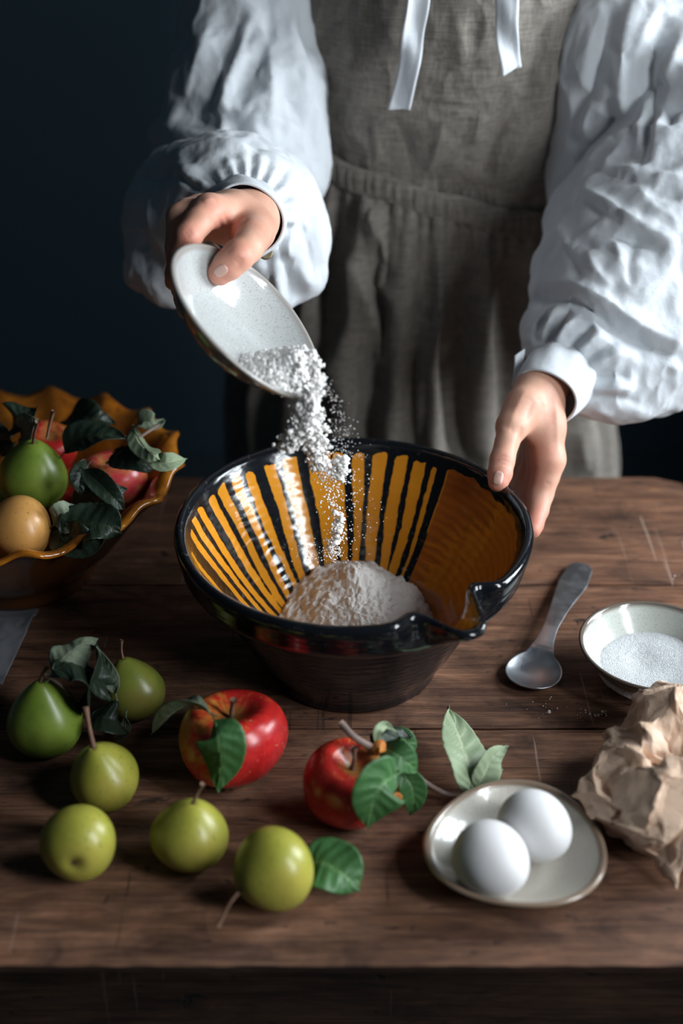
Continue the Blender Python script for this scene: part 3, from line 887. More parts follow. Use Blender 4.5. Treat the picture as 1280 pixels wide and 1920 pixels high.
leaf('leaf', [atz(902, 1480, .006), atz(920, 1462, .010), atz(942, 1442, .012)], .010, M['leaf_sage'], tw, up=(.2, -.4, .9), fold=.2, wave=.1, seed=16)
leaf('leaf', [atz(712, 1398, .058), atz(740, 1412, .062), atz(765, 1430, .056), atz(782, 1448, .044)], .021, M['leaf'], tw, up=(-.1, -.6, .8), fold=.15, wave=.08, seed=7, serr=.02)
leaf('leaf', [aty(744, 1452, c2.y - .020), aty(718, 1468, c2.y - .033), aty(700, 1505, c2.y - .039), aty(690, 1556, c2.y - .040)], .040, M['leaf'], tw, up=(.25, -.95, .35), fold=.15, wave=.10, seed=8, serr=.02)
leaf('leaf', [atz(752, 1450, .040), atz(770, 1470, .034), atz(776, 1500, .022), atz(768, 1528, .008)], .020, M['leaf'], tw, up=(.1, -.9, .4), fold=.15, wave=.10, seed=9, serr=.02)
leaf('leaf', [atz(708, 1404, .052), atz(712, 1380, .060), atz(740, 1368, .050), atz(770, 1384, .040)], .016, M['leaf_dark'], tw, up=(0, -.3, 1), fold=-.5, wave=.25, seed=10)
leaf('leaf', [atz(706, 1398, .054), atz(708, 1370, .066), atz(722, 1360, .064), atz(742, 1372, .056)], .007, M['leaf_sage'], tw, up=(.2, -.8, .5), fold=.3, wave=.2, seed=20)
leaf('leaf', [atz(735, 1388, .036), atz(752, 1382, .040), atz(770, 1400, .034), atz(768, 1412, .026)], .014, M['leaf'], tw, up=(.2, -.6, .8), fold=.3, wave=.2, seed=21)
leaf('leaf', [atz(700, 1408, .060), atz(712, 1400, .064), atz(724, 1408, .060)], .010, M['leaf_orange'], tw, up=(0, -.5, 1), fold=.1, wave=.1, seed=22, base_stem=False)
leaf('leaf', [atz(742, 1486, .036), atz(744, 1498, .031), atz(740, 1512, .025)], .007, M['leaf_orange'], tw, up=(.1, -.9, .4), fold=.1, wave=.1, seed=23, base_stem=False)

leaf('leaf', [atz(575, 1622, .010), atz(605, 1618, .016), atz(645, 1640, .014), atz(676, 1672, .003)], .042, M['leaf'], None, up=(.1, -.35, 1), fold=.12, wave=.14, seed=30, serr=.02,
     label='loose green apple leaf lying beside the bright yellow pear', cat='leaf')

# dark leaf sprig among the upright pears
lt = empty('leaf_sprig', atz(175, 1330, 0), 'sprig of curled dark leaves between the upright pears at left', 'leaves')
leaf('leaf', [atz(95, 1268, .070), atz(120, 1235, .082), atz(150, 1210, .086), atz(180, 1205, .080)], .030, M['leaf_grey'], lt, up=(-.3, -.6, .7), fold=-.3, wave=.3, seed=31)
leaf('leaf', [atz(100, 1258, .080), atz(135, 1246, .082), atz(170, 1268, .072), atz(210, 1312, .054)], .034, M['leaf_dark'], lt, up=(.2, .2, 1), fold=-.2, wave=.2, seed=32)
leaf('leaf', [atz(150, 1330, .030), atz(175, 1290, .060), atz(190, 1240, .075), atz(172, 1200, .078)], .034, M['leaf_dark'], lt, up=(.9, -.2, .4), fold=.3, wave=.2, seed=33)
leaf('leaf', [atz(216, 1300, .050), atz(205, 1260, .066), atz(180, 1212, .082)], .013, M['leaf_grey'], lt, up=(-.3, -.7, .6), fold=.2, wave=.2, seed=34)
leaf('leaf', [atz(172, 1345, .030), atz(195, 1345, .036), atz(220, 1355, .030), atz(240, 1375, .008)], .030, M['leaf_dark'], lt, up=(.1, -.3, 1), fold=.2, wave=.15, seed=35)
leaf('leaf', [atz(236, 1345, .020), atz(234, 1368, .012), atz(220, 1392, .006)], .010, M['leaf_grey'], lt, up=(-.4, -.8, .4), fold=.2, wave=.2, seed=36)
V, F = tube([atz(92, 1270, .070), atz(120, 1290, .060), atz(150, 1330, .028), atz(148, 1352, .014), atz(140, 1370, .002)], [.0010, .0012, .0014, .0012, .0012], 8, 24)
mesh_obj('stem', V, F, M['twig'], lt, True, loc=atz(150, 1330, .028))
# ------------------------------------------------------------------ fluted fruit bowl
FC = Vector((-.284, 1.050, TZ)); FR = .145; FHt = .105
fprof = [(0, .004), (.052, .004), (.058, 0), (.064, .001), (.066, .006), (.064, .012), (.074, .022), (.092, .042), (.106, .062), (.116, .078), (.124, .089), (.134, .098), (.143, .1035), (.1455, .1055), (.1440, .1085),
         (.136, .1065), (.127, .100), (.119, .090), (.111, .079), (.101, .064), (.087, .046), (.070, .030), (.050, .019), (.02, .015), (0, .015)]
P3 = []
for a, b in zip(fprof[:-1], fprof[1:]):
    n = max(1, int(math.hypot(a[0] - b[0], a[1] - b[1]) / .005))
    for i in range(n): P3.append((a[0] + (b[0] - a[0]) * i / n, a[1] + (b[1] - a[1]) * i / n))
P3.append(fprof[-1])
NL = 16
def frr(th, r, z, k):
    u = min(1, max(0, (z - .03) / .07)); return r * (1 + (.024 * cos(NL * th + .4) + .006 * cos(2 * NL * th + 1)) * u ** 1.2 + .012 * u * cos(3 * th))
def fzz(th, r, z, k):
    u = min(1, max(0, (z - .085) / .02)); return z + .0042 * cos(NL * th + 1.6) * u + .003 * cos(2 * th) * u
V, F = lathe(P3, 380, frr, fzz)
fb = mesh_obj('fruit_bowl', [(x + FC.x, y + FC.y, z + FC.z) for x, y, z in V], F, M['fluted'], None, True, loc=FC)
mid = next(k for k, p in enumerate(P3) if p[0] > .1445)
set_attr(fb, 'outer', [1.0 if (i % len(P3)) < mid - 1 else 0.0 for i in range(len(V))]); fix_normals(fb)
tag(fb, 'large amber glazed bowl with a wavy fluted rim holding fruit', 'bowl')

GF = 'fruit in the amber bowl'
rp, cp, qp = fruit('pear', 'pear', 62, 893, .0290, (.12, -.05, 1), M['pear_green'], 'bright green pear standing in the amber bowl', 'pear', GF, 1.02, .50, 21, stem=atz(70, 790, .175), stem_r=.0013, z=.108)
V, F = tube([atz(88, 822, .150), atz(92, 800, .160), atz(100, 770, .174)], [.0012, .0012, .0018], 8, 10)
mesh_obj('stalk', V, F, M['stalk'], rp, True, loc=atz(92, 800, .160))
fruit('pear', 'pear', 38, 990, .0265, (-.75, -.45, .25), M['pear_gold'], 'golden yellow pear lying at the front edge of the amber bowl', 'pear', GF, .95, .15, 22, z=.100)
ra, ca, qa = fruit('apple', 'apple', 212, 897, .0295, (-.10, .12, 1), M['apple_pink'], 'pinkish red apple half covered by leaves in the amber bowl', 'apple', GF, .95, .5, 23, z=.094, spin=.4)
fruit('apple', 'apple', 90, 838, .0255, (.2, -.2, 1), M['apple_two'], 'orange red apple peeking out behind the bright green pear', 'apple', GF, 1.0, .5, 24, z=.092, calyx=False)
fruit('apple', 'apple', 120, 925, .0300, (.2, -.2, 1), M['apple_two'], 'shaded apple under the leaves in the middle of the amber bowl', 'apple', GF, .9, .5, 25, z=.046, calyx=False)
fruit('pear', 'pear', 20, 960, .0290, (.2, .6, .5), M['pear_olive'], 'shaded olive pear under the golden one in the amber bowl', 'pear', GF, .9, .3, 26, z=.050, calyx=False)
fl = empty('bowl_foliage', atz(170, 960, .09), 'dark curling leafy twigs lying over the apple in the amber bowl', 'leaves')
def L(pts, w, mt, up, seed, fold=.2, wave=.2, parent=fl, **k):
    leaf('leaf', [atz(*p) for p in pts], w, mt, parent, up=up, fold=fold, wave=wave, seed=seed, **k)
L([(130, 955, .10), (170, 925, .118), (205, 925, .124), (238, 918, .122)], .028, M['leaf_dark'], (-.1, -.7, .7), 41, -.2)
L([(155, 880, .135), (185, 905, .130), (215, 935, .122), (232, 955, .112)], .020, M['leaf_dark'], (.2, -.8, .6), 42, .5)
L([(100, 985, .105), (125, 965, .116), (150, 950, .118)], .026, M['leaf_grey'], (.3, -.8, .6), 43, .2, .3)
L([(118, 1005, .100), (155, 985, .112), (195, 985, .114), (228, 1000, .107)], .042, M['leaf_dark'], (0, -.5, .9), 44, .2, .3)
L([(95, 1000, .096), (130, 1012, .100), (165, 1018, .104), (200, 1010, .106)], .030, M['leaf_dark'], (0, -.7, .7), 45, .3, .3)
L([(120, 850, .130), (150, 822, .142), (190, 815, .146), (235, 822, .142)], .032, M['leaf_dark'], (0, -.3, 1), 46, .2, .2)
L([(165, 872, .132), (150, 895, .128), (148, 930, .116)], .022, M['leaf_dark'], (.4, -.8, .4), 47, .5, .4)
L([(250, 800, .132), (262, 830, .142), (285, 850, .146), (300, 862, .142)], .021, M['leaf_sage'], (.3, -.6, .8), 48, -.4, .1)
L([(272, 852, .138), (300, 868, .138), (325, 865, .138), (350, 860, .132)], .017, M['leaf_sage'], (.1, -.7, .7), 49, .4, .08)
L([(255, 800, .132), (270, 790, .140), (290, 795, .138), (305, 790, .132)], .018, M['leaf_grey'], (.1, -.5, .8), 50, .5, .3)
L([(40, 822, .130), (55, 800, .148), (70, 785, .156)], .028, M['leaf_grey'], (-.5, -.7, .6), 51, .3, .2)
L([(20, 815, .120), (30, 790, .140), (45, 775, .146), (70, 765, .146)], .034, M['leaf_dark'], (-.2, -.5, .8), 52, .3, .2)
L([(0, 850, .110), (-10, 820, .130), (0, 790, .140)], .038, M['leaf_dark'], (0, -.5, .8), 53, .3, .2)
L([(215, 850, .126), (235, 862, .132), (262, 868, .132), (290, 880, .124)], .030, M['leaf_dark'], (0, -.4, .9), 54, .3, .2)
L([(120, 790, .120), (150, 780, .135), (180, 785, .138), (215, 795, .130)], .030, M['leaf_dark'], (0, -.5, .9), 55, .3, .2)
V, F = tube([atz(200, 870, .120), atz(225, 850, .130), atz(262, 820, .138), atz(300, 795, .142)], [.0016, .0014, .0012, .0014], 8, 20)
mesh_obj('stem', V, F, M['twig'], fl, True, loc=atz(262, 820, .138))

# linen napkin under the bowl at the left edge
G = []; nu, nv = 160, 90
c0, c1_, c2_, c3 = [np.array(p) for p in (atz(-520, 1420, .002), atz(5, 1285, .002), atz(72, 1140, .002), atz(-420, 1010, .002))]
for i in range(nu):
    for j in range(nv):
        u, v = i / (nu - 1), j / (nv - 1); G.append((c0 * (1 - u) + c1_ * u) * (1 - v) + (c3 * (1 - u) + c2_ * u) * v)
G = np.array(G); G[:, 2] += .006 * np.abs(fbm(G * 26, 3)) + .001
dist = np.hypot(G[:, 0] - FC.x, G[:, 1] - FC.y); G[:, 2] = np.where(dist < .075, TZ + .0005, G[:, 2])
o = mesh_obj('linen_napkin', G, grid_faces(nu, nv), M['napkin'], None, True, loc=tuple(G.mean(0))); solidify(o, .0008)
tag(o, 'dark grey linen napkin in front of the amber bowl at left', 'napkin')

# spilled flour specks on the table
pts = []; sz = []
for (x, y, n, s, spr) in ((1026, 1335, 3, .0011, 3), (1118, 1340, 12, .0009, 9), (1040, 1326, 10, .0005, 40), (1000, 1325, 6, .0005, 30), (1085, 1340, 8, .0005, 20), (895, 1180, 0, .0005, 5), (1270, 1080, 3, .0006, 10)):
    for _ in range(n):
        s_ = s * random.uniform(.5, 1.3); p = atz(x + random.gauss(0, spr), y + random.gauss(0, spr * .4), 0); p.z = TZ + s_ * .5; pts.append(p); sz.append(s_)
tag(crumbs('flour_specks', pts, sz, M['flour']), 'tiny white flour specks spilled on the planks by the spoon', 'flour', kind='stuff')

# ------------------------------------------------------------------ the dish in the hand, and the flour that falls from it
DD = 1.012
DC = atd(463, 600, DD)
n_ = (RGT * .676 + UPV * .565 - FWD * .47).normalized()
a_ = (RGT * .642 - UPV * .768); a_ = (a_ - n_ * a_.dot(n_)).normalized(); b_ = n_.cross(a_).normalized()
DR, DH = .0685, .025
fr = Matrix(((a_.x, b_.x, n_.x, 0), (a_.y, b_.y, n_.y, 0), (a_.z, b_.z, n_.z, 0), (0, 0, 0, 1)))
fr = Matrix.Translation(DC - n_ * DH) @ fr
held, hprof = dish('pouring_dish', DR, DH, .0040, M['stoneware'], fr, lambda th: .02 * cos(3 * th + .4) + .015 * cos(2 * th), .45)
tag(held, 'small pale grey stoneware dish tilted in the hand, pouring flour', 'dish')
def dish_pt(x, y, h):      # in the dish's own plane, h above its inner surface
    r = math.hypot(x, y) / DR; s = max(0, (r - .45) / .55) ** (1 / .72); z = .004 + (DH - .004) * s ** 1.15
    return fr @ Vector((x, y, z + h))
def heap_h(rr, th): return .037 * max(0, 1 - (rr / .0275) ** 1.35) * (1 + .12 * sin(3 * th + 1) * rr / .027)
pts = []; sz = []
core = []
for i in range(72):
    for j in range(24):
        th = 2 * pi * i / 72; rr = .0262 * j / 23; x = .0440 + rr * cos(th) * .95; y = rr * sin(th)
        q = math.hypot(x, y); q = min(1, DR * .97 / max(q, 1e-6)); core.append(tuple(dish_pt(x * q, y * q, max(-.0008, heap_h(rr, th) * .95 - .0008))))
core = np.array(core); core += .0008 * np.c_[fbm(core * 300, 2), fbm(core * 300 + 7, 2), fbm(core * 300 + 13, 2)]
for _ in range(5200):
    rr = .0270 * sqrt(random.random()); th = random.uniform(0, 2 * pi)
    x = .0440 + rr * cos(th) * .95; y = .000 + rr * sin(th) * 1.0
    if math.hypot(x, y) > DR * 1.0: continue
    hh = heap_h(rr, th)
    p = dish_pt(x, y, hh * random.uniform(.90, 1.03))
    pts.append(p); sz.append(random.choice((.0006, .0008, .0010, .0013, .0018, .0027)) * random.uniform(.7, 1.1))
for _ in range(350):
    x = .040 + random.gauss(0, .018); y = random.gauss(0, .018)
    if math.hypot(x, y) < DR * .97: pts.append(dish_pt(x, y, .0003)); sz.append(random.uniform(.0002, .0006))
o = crumbs('flour', pts, sz, M['flour_crumb'], (core, np.array(grid_faces(72, 24, True, False)))); tag(o, 'lumpy heap of flour at the lower lip of the tilted dish', 'flour', kind='stuff')

pts = []; sz = []
def seg_px(cl, n, s0, s1, lump=0):
    """cl: list of (px, py, half width px, depth)"""
    for _ in range(n):
        t = random.random() * (len(cl) - 1); i = min(int(t), len(cl) - 2); u = t - i
        x = cl[i][0] * (1 - u) + cl[i + 1][0] * u; y = cl[i][1] * (1 - u) + cl[i + 1][1] * u
        w = cl[i][2] * (1 - u) + cl[i + 1][2] * u; d = cl[i][3] * (1 - u) + cl[i + 1][3] * u
        q = random.gauss(0, .45); q2 = random.gauss(0, .45)
        pts.append(atd(x + q * w, y + random.gauss(0, 3), d + q2 * w / 2600)); sz.append(random.uniform(s0, s1))
seg_px([(584, 660, 10, .985), (592, 700, 14, .982), (588, 735, 20, .985), (578, 765, 24, .99)], 520, .0006, .0016)
seg_px([(582, 760, 24, .99), (578, 790, 30, 1.0), (560, 815, 26, 1.01), (540, 838, 20, 1.02)], 1050, .0005, .0017)
seg_px([(586, 740, 16, .985), (578, 790, 24, 1.0), (556, 820, 24, 1.01), (535, 842, 14, 1.02)], 130, .0014, .0030)
seg_px([(575, 790, 28, 1.0), (590, 825, 26, 1.02), (596, 850, 20, 1.03)], 420, .0006, .0019)
seg_px([(640, 860, 14, 1.05), (634, 895, 12, 1.06)], 170, .0010, .0026)
seg_px([(596, 860, 24, 1.04), (600, 880, 18, 1.05)], 90, .0010, .0022)
seg_px([(590, 850, 24, 1.03), (618, 900, 26, 1.06), (632, 990, 18, 1.09), (622, 1050, 18, 1.11)], 420, .0003, .0009)
seg_px([(636, 960, 10, 1.08), (630, 1010, 10, 1.10), (622, 1030, 10, 1.11)], 46, .0013, .0026)
seg_px([(600, 830, 55, 1.02), (650, 900, 60, 1.05), (650, 1000, 60, 1.09), (590, 1060, 70, 1.11)], 380, .0002, .0006)
seg_px([(600, 700, 16, .985), (640, 800, 34, 1.01), (650, 860, 40, 1.03)], 300, .00015, .0004)
seg_px([(500, 700, 8, .985), (545, 760, 12, .99), (545, 800, 14, 1.0)], 18, .0004, .0010)
o = crumbs('falling_flour', pts, sz, M['flour_crumb']); tag(o, 'clumps and specks of white flour falling from dish into mixing bowl', 'flour', kind='stuff')
# ------------------------------------------------------------------ smooth solids from rounded cones (bodies, hands, sleeves)
def rcone(P, a, b, ra, rb):
    a = np.array(a, dtype=np.float32); b = np.array(b, dtype=np.float32); ba = b - a
    h = np.clip(((P - a) @ ba) / max(float(ba @ ba), 1e-12), 0, 1)
    d = P - a - h[..., None] * ba
    return np.sqrt((d * d).sum(-1)) - (ra + (rb - ra) * h)
def smin(a, b, k):
    h = np.clip(.5 + .5 * (b - a) / k, 0, 1)
    return b * (1 - h) + a * h - k * h * (1 - h)
def chain(P, pts, k=.004):
    """pts: [(point, radius)...]"""
    d = None
    for (a, ra), (b, rb) in zip(pts[:-1], pts[1:]):
        c = rcone(P, a, b, ra, rb); d = c if d is None else smin(d, c, k)
    return d
def ellipsoid(P, c, r, R=None):
    q = P - np.array(c, dtype=np.float32)
    if R is not None: q = q @ np.array(R, dtype=np.float32)
    q = q / np.array(r, dtype=np.float32)
    l = np.sqrt((q * q).sum(-1)); return (l - 1) * min(r)
def surface_net(sdf, lo, hi, h):
    lo = np.array(lo, dtype=np.float64); hi = np.array(hi, dtype=np.float64)
    n = np.ceil((hi - lo) / h).astype(int) + 1
    xs = [lo[i] + h * np.arange(n[i]) for i in range(3)]
    G = np.stack(np.meshgrid(*xs, indexing='ij'), -1).astype(np.float32)
    D = sdf(G); del G
    ins = D < 0
    cs = [(dx, dy, dz) for dx in (0, 1) for dy in (0, 1) for dz in (0, 1)]
    sl = lambda A, c: A[c[0]:n[0] - 1 + c[0], c[1]:n[1] - 1 + c[1], c[2]:n[2] - 1 + c[2]]
    cnt = sum(sl(ins, c).astype(np.int8) for c in cs)
    act = (cnt > 0) & (cnt < 8)
    idx = -np.ones(act.shape, dtype=np.int64); ijk = np.argwhere(act); idx[act] = np.arange(len(ijk))
    acc = np.zeros((len(ijk), 3)); num = np.zeros(len(ijk))
    def val(c): return D[ijk[:, 0] + c[0], ijk[:, 1] + c[1], ijk[:, 2] + c[2]]
    for c in cs:
        for ax in range(3):
            if c[ax]: continue
            c2 = list(c); c2[ax] = 1
            a, b = val(c), val(tuple(c2)); m = (a < 0) != (b < 0)
            t = np.where(m, a / np.where(m, a - b, 1), 0)
            p = np.tile(np.array(c, float), (len(ijk), 1)); p[:, ax] += t
            acc += p * m[:, None]; num += m
    V = lo + h * (ijk + acc / num[:, None])
    Fs = []
    for ax in range(3):
        o1, o2 = [(1, 2), (2, 0), (0, 1)][ax]
        s0 = [slice(1, n[i] - 1) for i in range(3)]; s0[ax] = slice(0, n[ax] - 1)
        s1 = list(s0); s1[ax] = slice(1, n[ax])
        a = ins[tuple(s0)]; b = ins[tuple(s1)]; e = np.argwhere(a != b)
        if not len(e): continue
        e = e + np.array([0 if i == ax else 1 for i in range(3)])
        av = ins[e[:, 0], e[:, 1], e[:, 2]]
        def g(d1, d2):
            q = e.copy(); q[:, o1] -= d1; q[:, o2] -= d2; return idx[q[:, 0], q[:, 1], q[:, 2]]
        q = np.stack([g(1, 1), g(0, 1), g(0, 0), g(1, 0)], 1)
        q[~av] = q[~av][:, ::-1]
        Fs.append(q)
    F = np.concatenate(Fs); F = F[(F >= 0).all(1)]
    return V, F
def relax(V, F, it=2, f=.5):
    e = np.concatenate([F[:, [0, 1]], F[:, [1, 2]], F[:, [2, 3]], F[:, [3, 0]]])
    for _ in range(it):
        s = np.zeros_like(V); c = np.zeros(len(V))
        for a, b in ((0, 1), (1, 0)):
            for k in range(3): s[:, k] += np.bincount(e[:, a], V[e[:, b], k], len(V))
            c += np.bincount(e[:, a], minlength=len(V))
        V = V * (1 - f) + f * s / np.maximum(c, 1)[:, None]
    return V
def normals(V, F):
    n = np.cross(V[F[:, 2]] - V[F[:, 0]], V[F[:, 3]] - V[F[:, 1]])
    N = np.zeros_like(V)
    for k in range(4):
        for a in range(3): N[:, a] += np.bincount(F[:, k], n[:, a], len(V))
    return N / np.maximum(np.linalg.norm(N, axis=1), 1e-12)[:, None]
def seg_dist(V, pl):
    """distance of V to polyline and arc position 0..1"""
    best = np.full(len(V), 9.0); pos = np.zeros(len(V)); L = [0]
    for a, b in zip(pl[:-1], pl[1:]): L.append(L[-1] + np.linalg.norm(b - a))
    for i in range(len(pl) - 1):
        a, b = pl[i], pl[i + 1]; ba = b - a; h = np.clip((V - a) @ ba / max(ba @ ba, 1e-12), 0, 1)
        d = np.linalg.norm(V - a - h[:, None] * ba, axis=1); m = d < best
        best[m] = d[m]; pos[m] = ((L[i] + h * (L[i + 1] - L[i])) / L[-1])[m]
    return best, pos
def sculpt(V, F, strokes, norm_it=1):
    """press folds into cloth: each stroke is a line traced on the surface, a width and a height (m)"""
    bv = BVHTree.FromPolygons([tuple(v) for v in V], [tuple(map(int, f)) for f in F])
    N = normals(V, F); out = V.copy()
    for st in strokes:
        pts, w, amp = st[0], st[1], st[2]; taper = st[3] if len(st) > 3 else 1
        pl = []
        for (x, y) in smooth_curve([(p[0], p[1], 0) for p in pts], max(8, 5 * len(pts)))[:, :2]:
            r = ray(x, y).normalized(); hit = bv.ray_cast(CAM, r)
            if hit[0] is not None: pl.append(np.array(hit[0]))
        if len(pl) < 2: continue
        # drop jumps between layers
        q = [pl[0]]
        for p in pl[1:]:
            if np.linalg.norm(p - q[-1]) < .06: q.append(p)
        if len(q) < 2: continue
        d, s = seg_dist(V, np.array(q))
        prof = np.exp(-(d / w) ** 2) if amp > 0 else np.exp(-(d / w) ** 2 * .8)
        sharp = np.exp(-(d / w) * 1.6)
        prof = .55 * prof + .45 * sharp
        tp = (np.clip(np.sin(pi * np.clip(s, .0, 1)), 0, 1) ** .6) if taper == 1 else (1 - s if taper == 2 else 1)
        side = np.clip(N @ np.array(-FWD) + .6, 0, 1)
        out += N * (amp * prof * tp * (side > .0))[:, None]
    return out

def cloth_noise(V, F, sc, amp, seed=0, stretch=None):
    P = V.copy()
    if stretch is not None: P = P @ np.array(stretch)
    N = normals(V, F)
    a = fbm(P * sc + seed, 3); w = fbm(P * sc * .6 + 40 + seed, 2)
    q = .25 - np.abs(a) * 1.4 + .5 * w
    return V + N * (amp * q)[:, None]

# ------------------------------------------------------------------ the person
person = empty('person', (.10, 1.40, 0), 'person in white puff sleeved blouse and grey linen apron pouring flour', 'person')
C3 = lambda px, py, d: np.array(atd(px, py, d))

# ---- hands
def hand_sdf(palm, fingers, kp=.007, kf=.0055):
    def f(P):
        d = None
        for ch in palm:
            c = chain(P, ch, kp); d = c if d is None else smin(d, c, .010)
        out = d
        for fg in fingers:
            out = np.minimum(out, smin(d, chain(P, fg, .0022), kf))
        return out
    return f
def hand_pts(lst): return [(C3(*p[:3]), p[3]) for p in lst]

# right hand (pours): thumb on the inside of the dish, fingers behind it
RH_palm = [hand_pts(l) for l in (
    [(452, 425, 1.215, .0240), (468, 410, 1.155, .0205), (470, 402, 1.130, .0185)],
    [(478, 412, 1.130, .0175), (440, 398, 1.100, .0150), (392, 396, 1.068, .0125)],
    [(472, 405, 1.135, .0165), (428, 398, 1.112, .0150), (374, 396, 1.090, .0118)],
    [(470, 415, 1.140, .0160), (425, 408, 1.122, .0145), (380, 408, 1.110, .0112)],
    [(470, 425, 1.140, .0150), (425, 425, 1.130, .0135), (392, 420, 1.122, .0105)],
    [(472, 420, 1.125, .0175), (474, 430, 1.100, .0158), (468, 446, 1.068, .0130)])]
RH_f = [hand_pts(l) for l in (
    [(392, 396, 1.068, .0125), (370, 418, 1.050, .0108), (352, 444, 1.038, .0103), (338, 482, 1.044, .0088), (329, 512, 1.054, .0078), (326, 528, 1.062, .0070)],
    [(374, 396, 1.090, .0122), (352, 398, 1.076, .0106), (338, 408, 1.070, .0106), (331, 465, 1.074, .0088), (334, 525, 1.082, .0078), (338, 545, 1.085, .0070)],
    [(380, 408, 1.110, .0112), (358, 415, 1.102, .0100), (344, 432, 1.098, .0100), (338, 500, 1.098, .0085), (344, 560, 1.096, .0074), (348, 582, 1.095, .0068)],
    [(392, 420, 1.122, .0100), (372, 430, 1.122, .0088), (360, 446, 1.122, .0086), (354, 490, 1.118, .0074), (358, 525, 1.112, .0064)],
    [(474, 432, 1.100, .0158), (471, 446, 1.066, .0134), (463, 463, 1.046, .0122), (446, 480, 1.034, .0118), (428, 497, 1.035, .0112), (412, 512, 1.037, .0094)])]
LH_palm = [hand_pts(l) for l in (
    [(1092, 640, 1.250, .0240), (1040, 700, 1.215, .0210), (1012, 738, 1.196, .0180)],
    [(1020, 735, 1.192, .0165), (1022, 800, 1.185, .0160), (1027, 862, 1.182, .0135)],
    [(1012, 735, 1.198, .0160), (1015, 800, 1.200, .0150), (1018, 858, 1.200, .0125)],
    [(1010, 735, 1.205, .0150), (1008, 795, 1.213, .0145), (1008, 850, 1.217, .0118)],
    [(1008, 735, 1.210, .0140), (1002, 790, 1.226, .0130), (1000, 840, 1.232, .0105)],
    [(1004, 728, 1.190, .0165), (982, 762, 1.176, .0150), (960, 798, 1.164, .0125)],
    [(985, 765, 1.185, .0100), (1000, 800, 1.180, .0110)])]
LH_f = [hand_pts(l) for l in (
    [(1028, 862, 1.182, .0138), (1022, 892, 1.184, .0118), (1013, 926, 1.186, .0108), (1008, 956, 1.180, .0090), (1001, 984, 1.170, .0076), (998, 994, 1.166, .0070)],
    [(1018, 858, 1.200, .0122), (1005, 900, 1.208, .0104), (998, 926, 1.210, .0100), (992, 960, 1.205, .0084), (986, 980, 1.198, .0074)],
    [(1008, 850, 1.217, .0115), (992, 888, 1.226, .0100), (984, 912, 1.228, .0096), (976, 945, 1.222, .0082), (972, 962, 1.215, .0072)],
    [(1000, 840, 1.232, .0100), (984, 872, 1.240, .0086), (974, 892, 1.242, .0082), (966, 920, 1.236, .0072), (963, 934, 1.231, .0064)],
    [(982, 765, 1.176, .0145), (959, 802, 1.163, .0120), (950, 830, 1.155, .0098), (941, 864, 1.147, .0101), (937, 888, 1.143, .0098), (934, 903, 1.140, .0084)])]
def hand_mesh(palm, fingers, h=.0013):
    allp = [p for c in palm + fingers for p in c]
    lo = np.min([p - r for p, r in allp], 0) - .004; hi = np.max([p + r for p, r in allp], 0) + .004
    V, F = surface_net(hand_sdf(palm, fingers), lo, hi, h)
    return relax(V, F, 2, .4), F
RV, RF = hand_mesh(RH_palm, RH_f)
LV, LF = hand_mesh(LH_palm, LH_f)
cr = lambda pts, w, a: (pts, w, a)
RV = sculpt(RV, RF, [
    ([(406, 400), (416, 425), (418, 445)], .0024, -.0014), ([(418, 398), (428, 420), (430, 440)], .0022, -.0012), ([(396, 402), (404, 424)], .0020, -.0008),
    ([(452, 405), (440, 425), (432, 450)], .0030, -.0022), ([(462, 408), (448, 425)], .0020, -.0009),
    ([(436, 482), (446, 492), (452, 498)], .0013, -.0007), ([(441, 477), (451, 487), (457, 493)], .0013, -.0007), ([(432, 470), (452, 486)], .0050, .0008),
    ([(345, 432), (356, 446)], .0012, -.0006), ([(350, 428), (361, 441)], .0012, -.0006), ([(400, 372), (380, 378)], .004, .0012)])
LV = sculpt(LV, LF, [
    ([(928, 858), (942, 855), (957, 860)], .0012, -.0007), ([(927, 866), (942, 862), (957, 868)], .0012, -.0008), ([(928, 874), (942, 870), (957, 876)], .0012, -.0007), ([(926, 882), (942, 879), (956, 884)], .0010, -.0004),
    ([(935, 800), (945, 808), (958, 806)], .0040, .0010), ([(978, 800), (972, 830), (966, 850)], .0028, -.0014), ([(985, 730), (968, 765), (955, 800)], .0035, .0010), ([(1000, 750), (985, 790)], .004, -.0012),
    ([(1040, 745), (1044, 800), (1046, 850)], .0028, .0008), ([(1020, 905), (1032, 908)], .0010, -.0005), ([(1010, 745), (1022, 760)], .0022, .0008)])

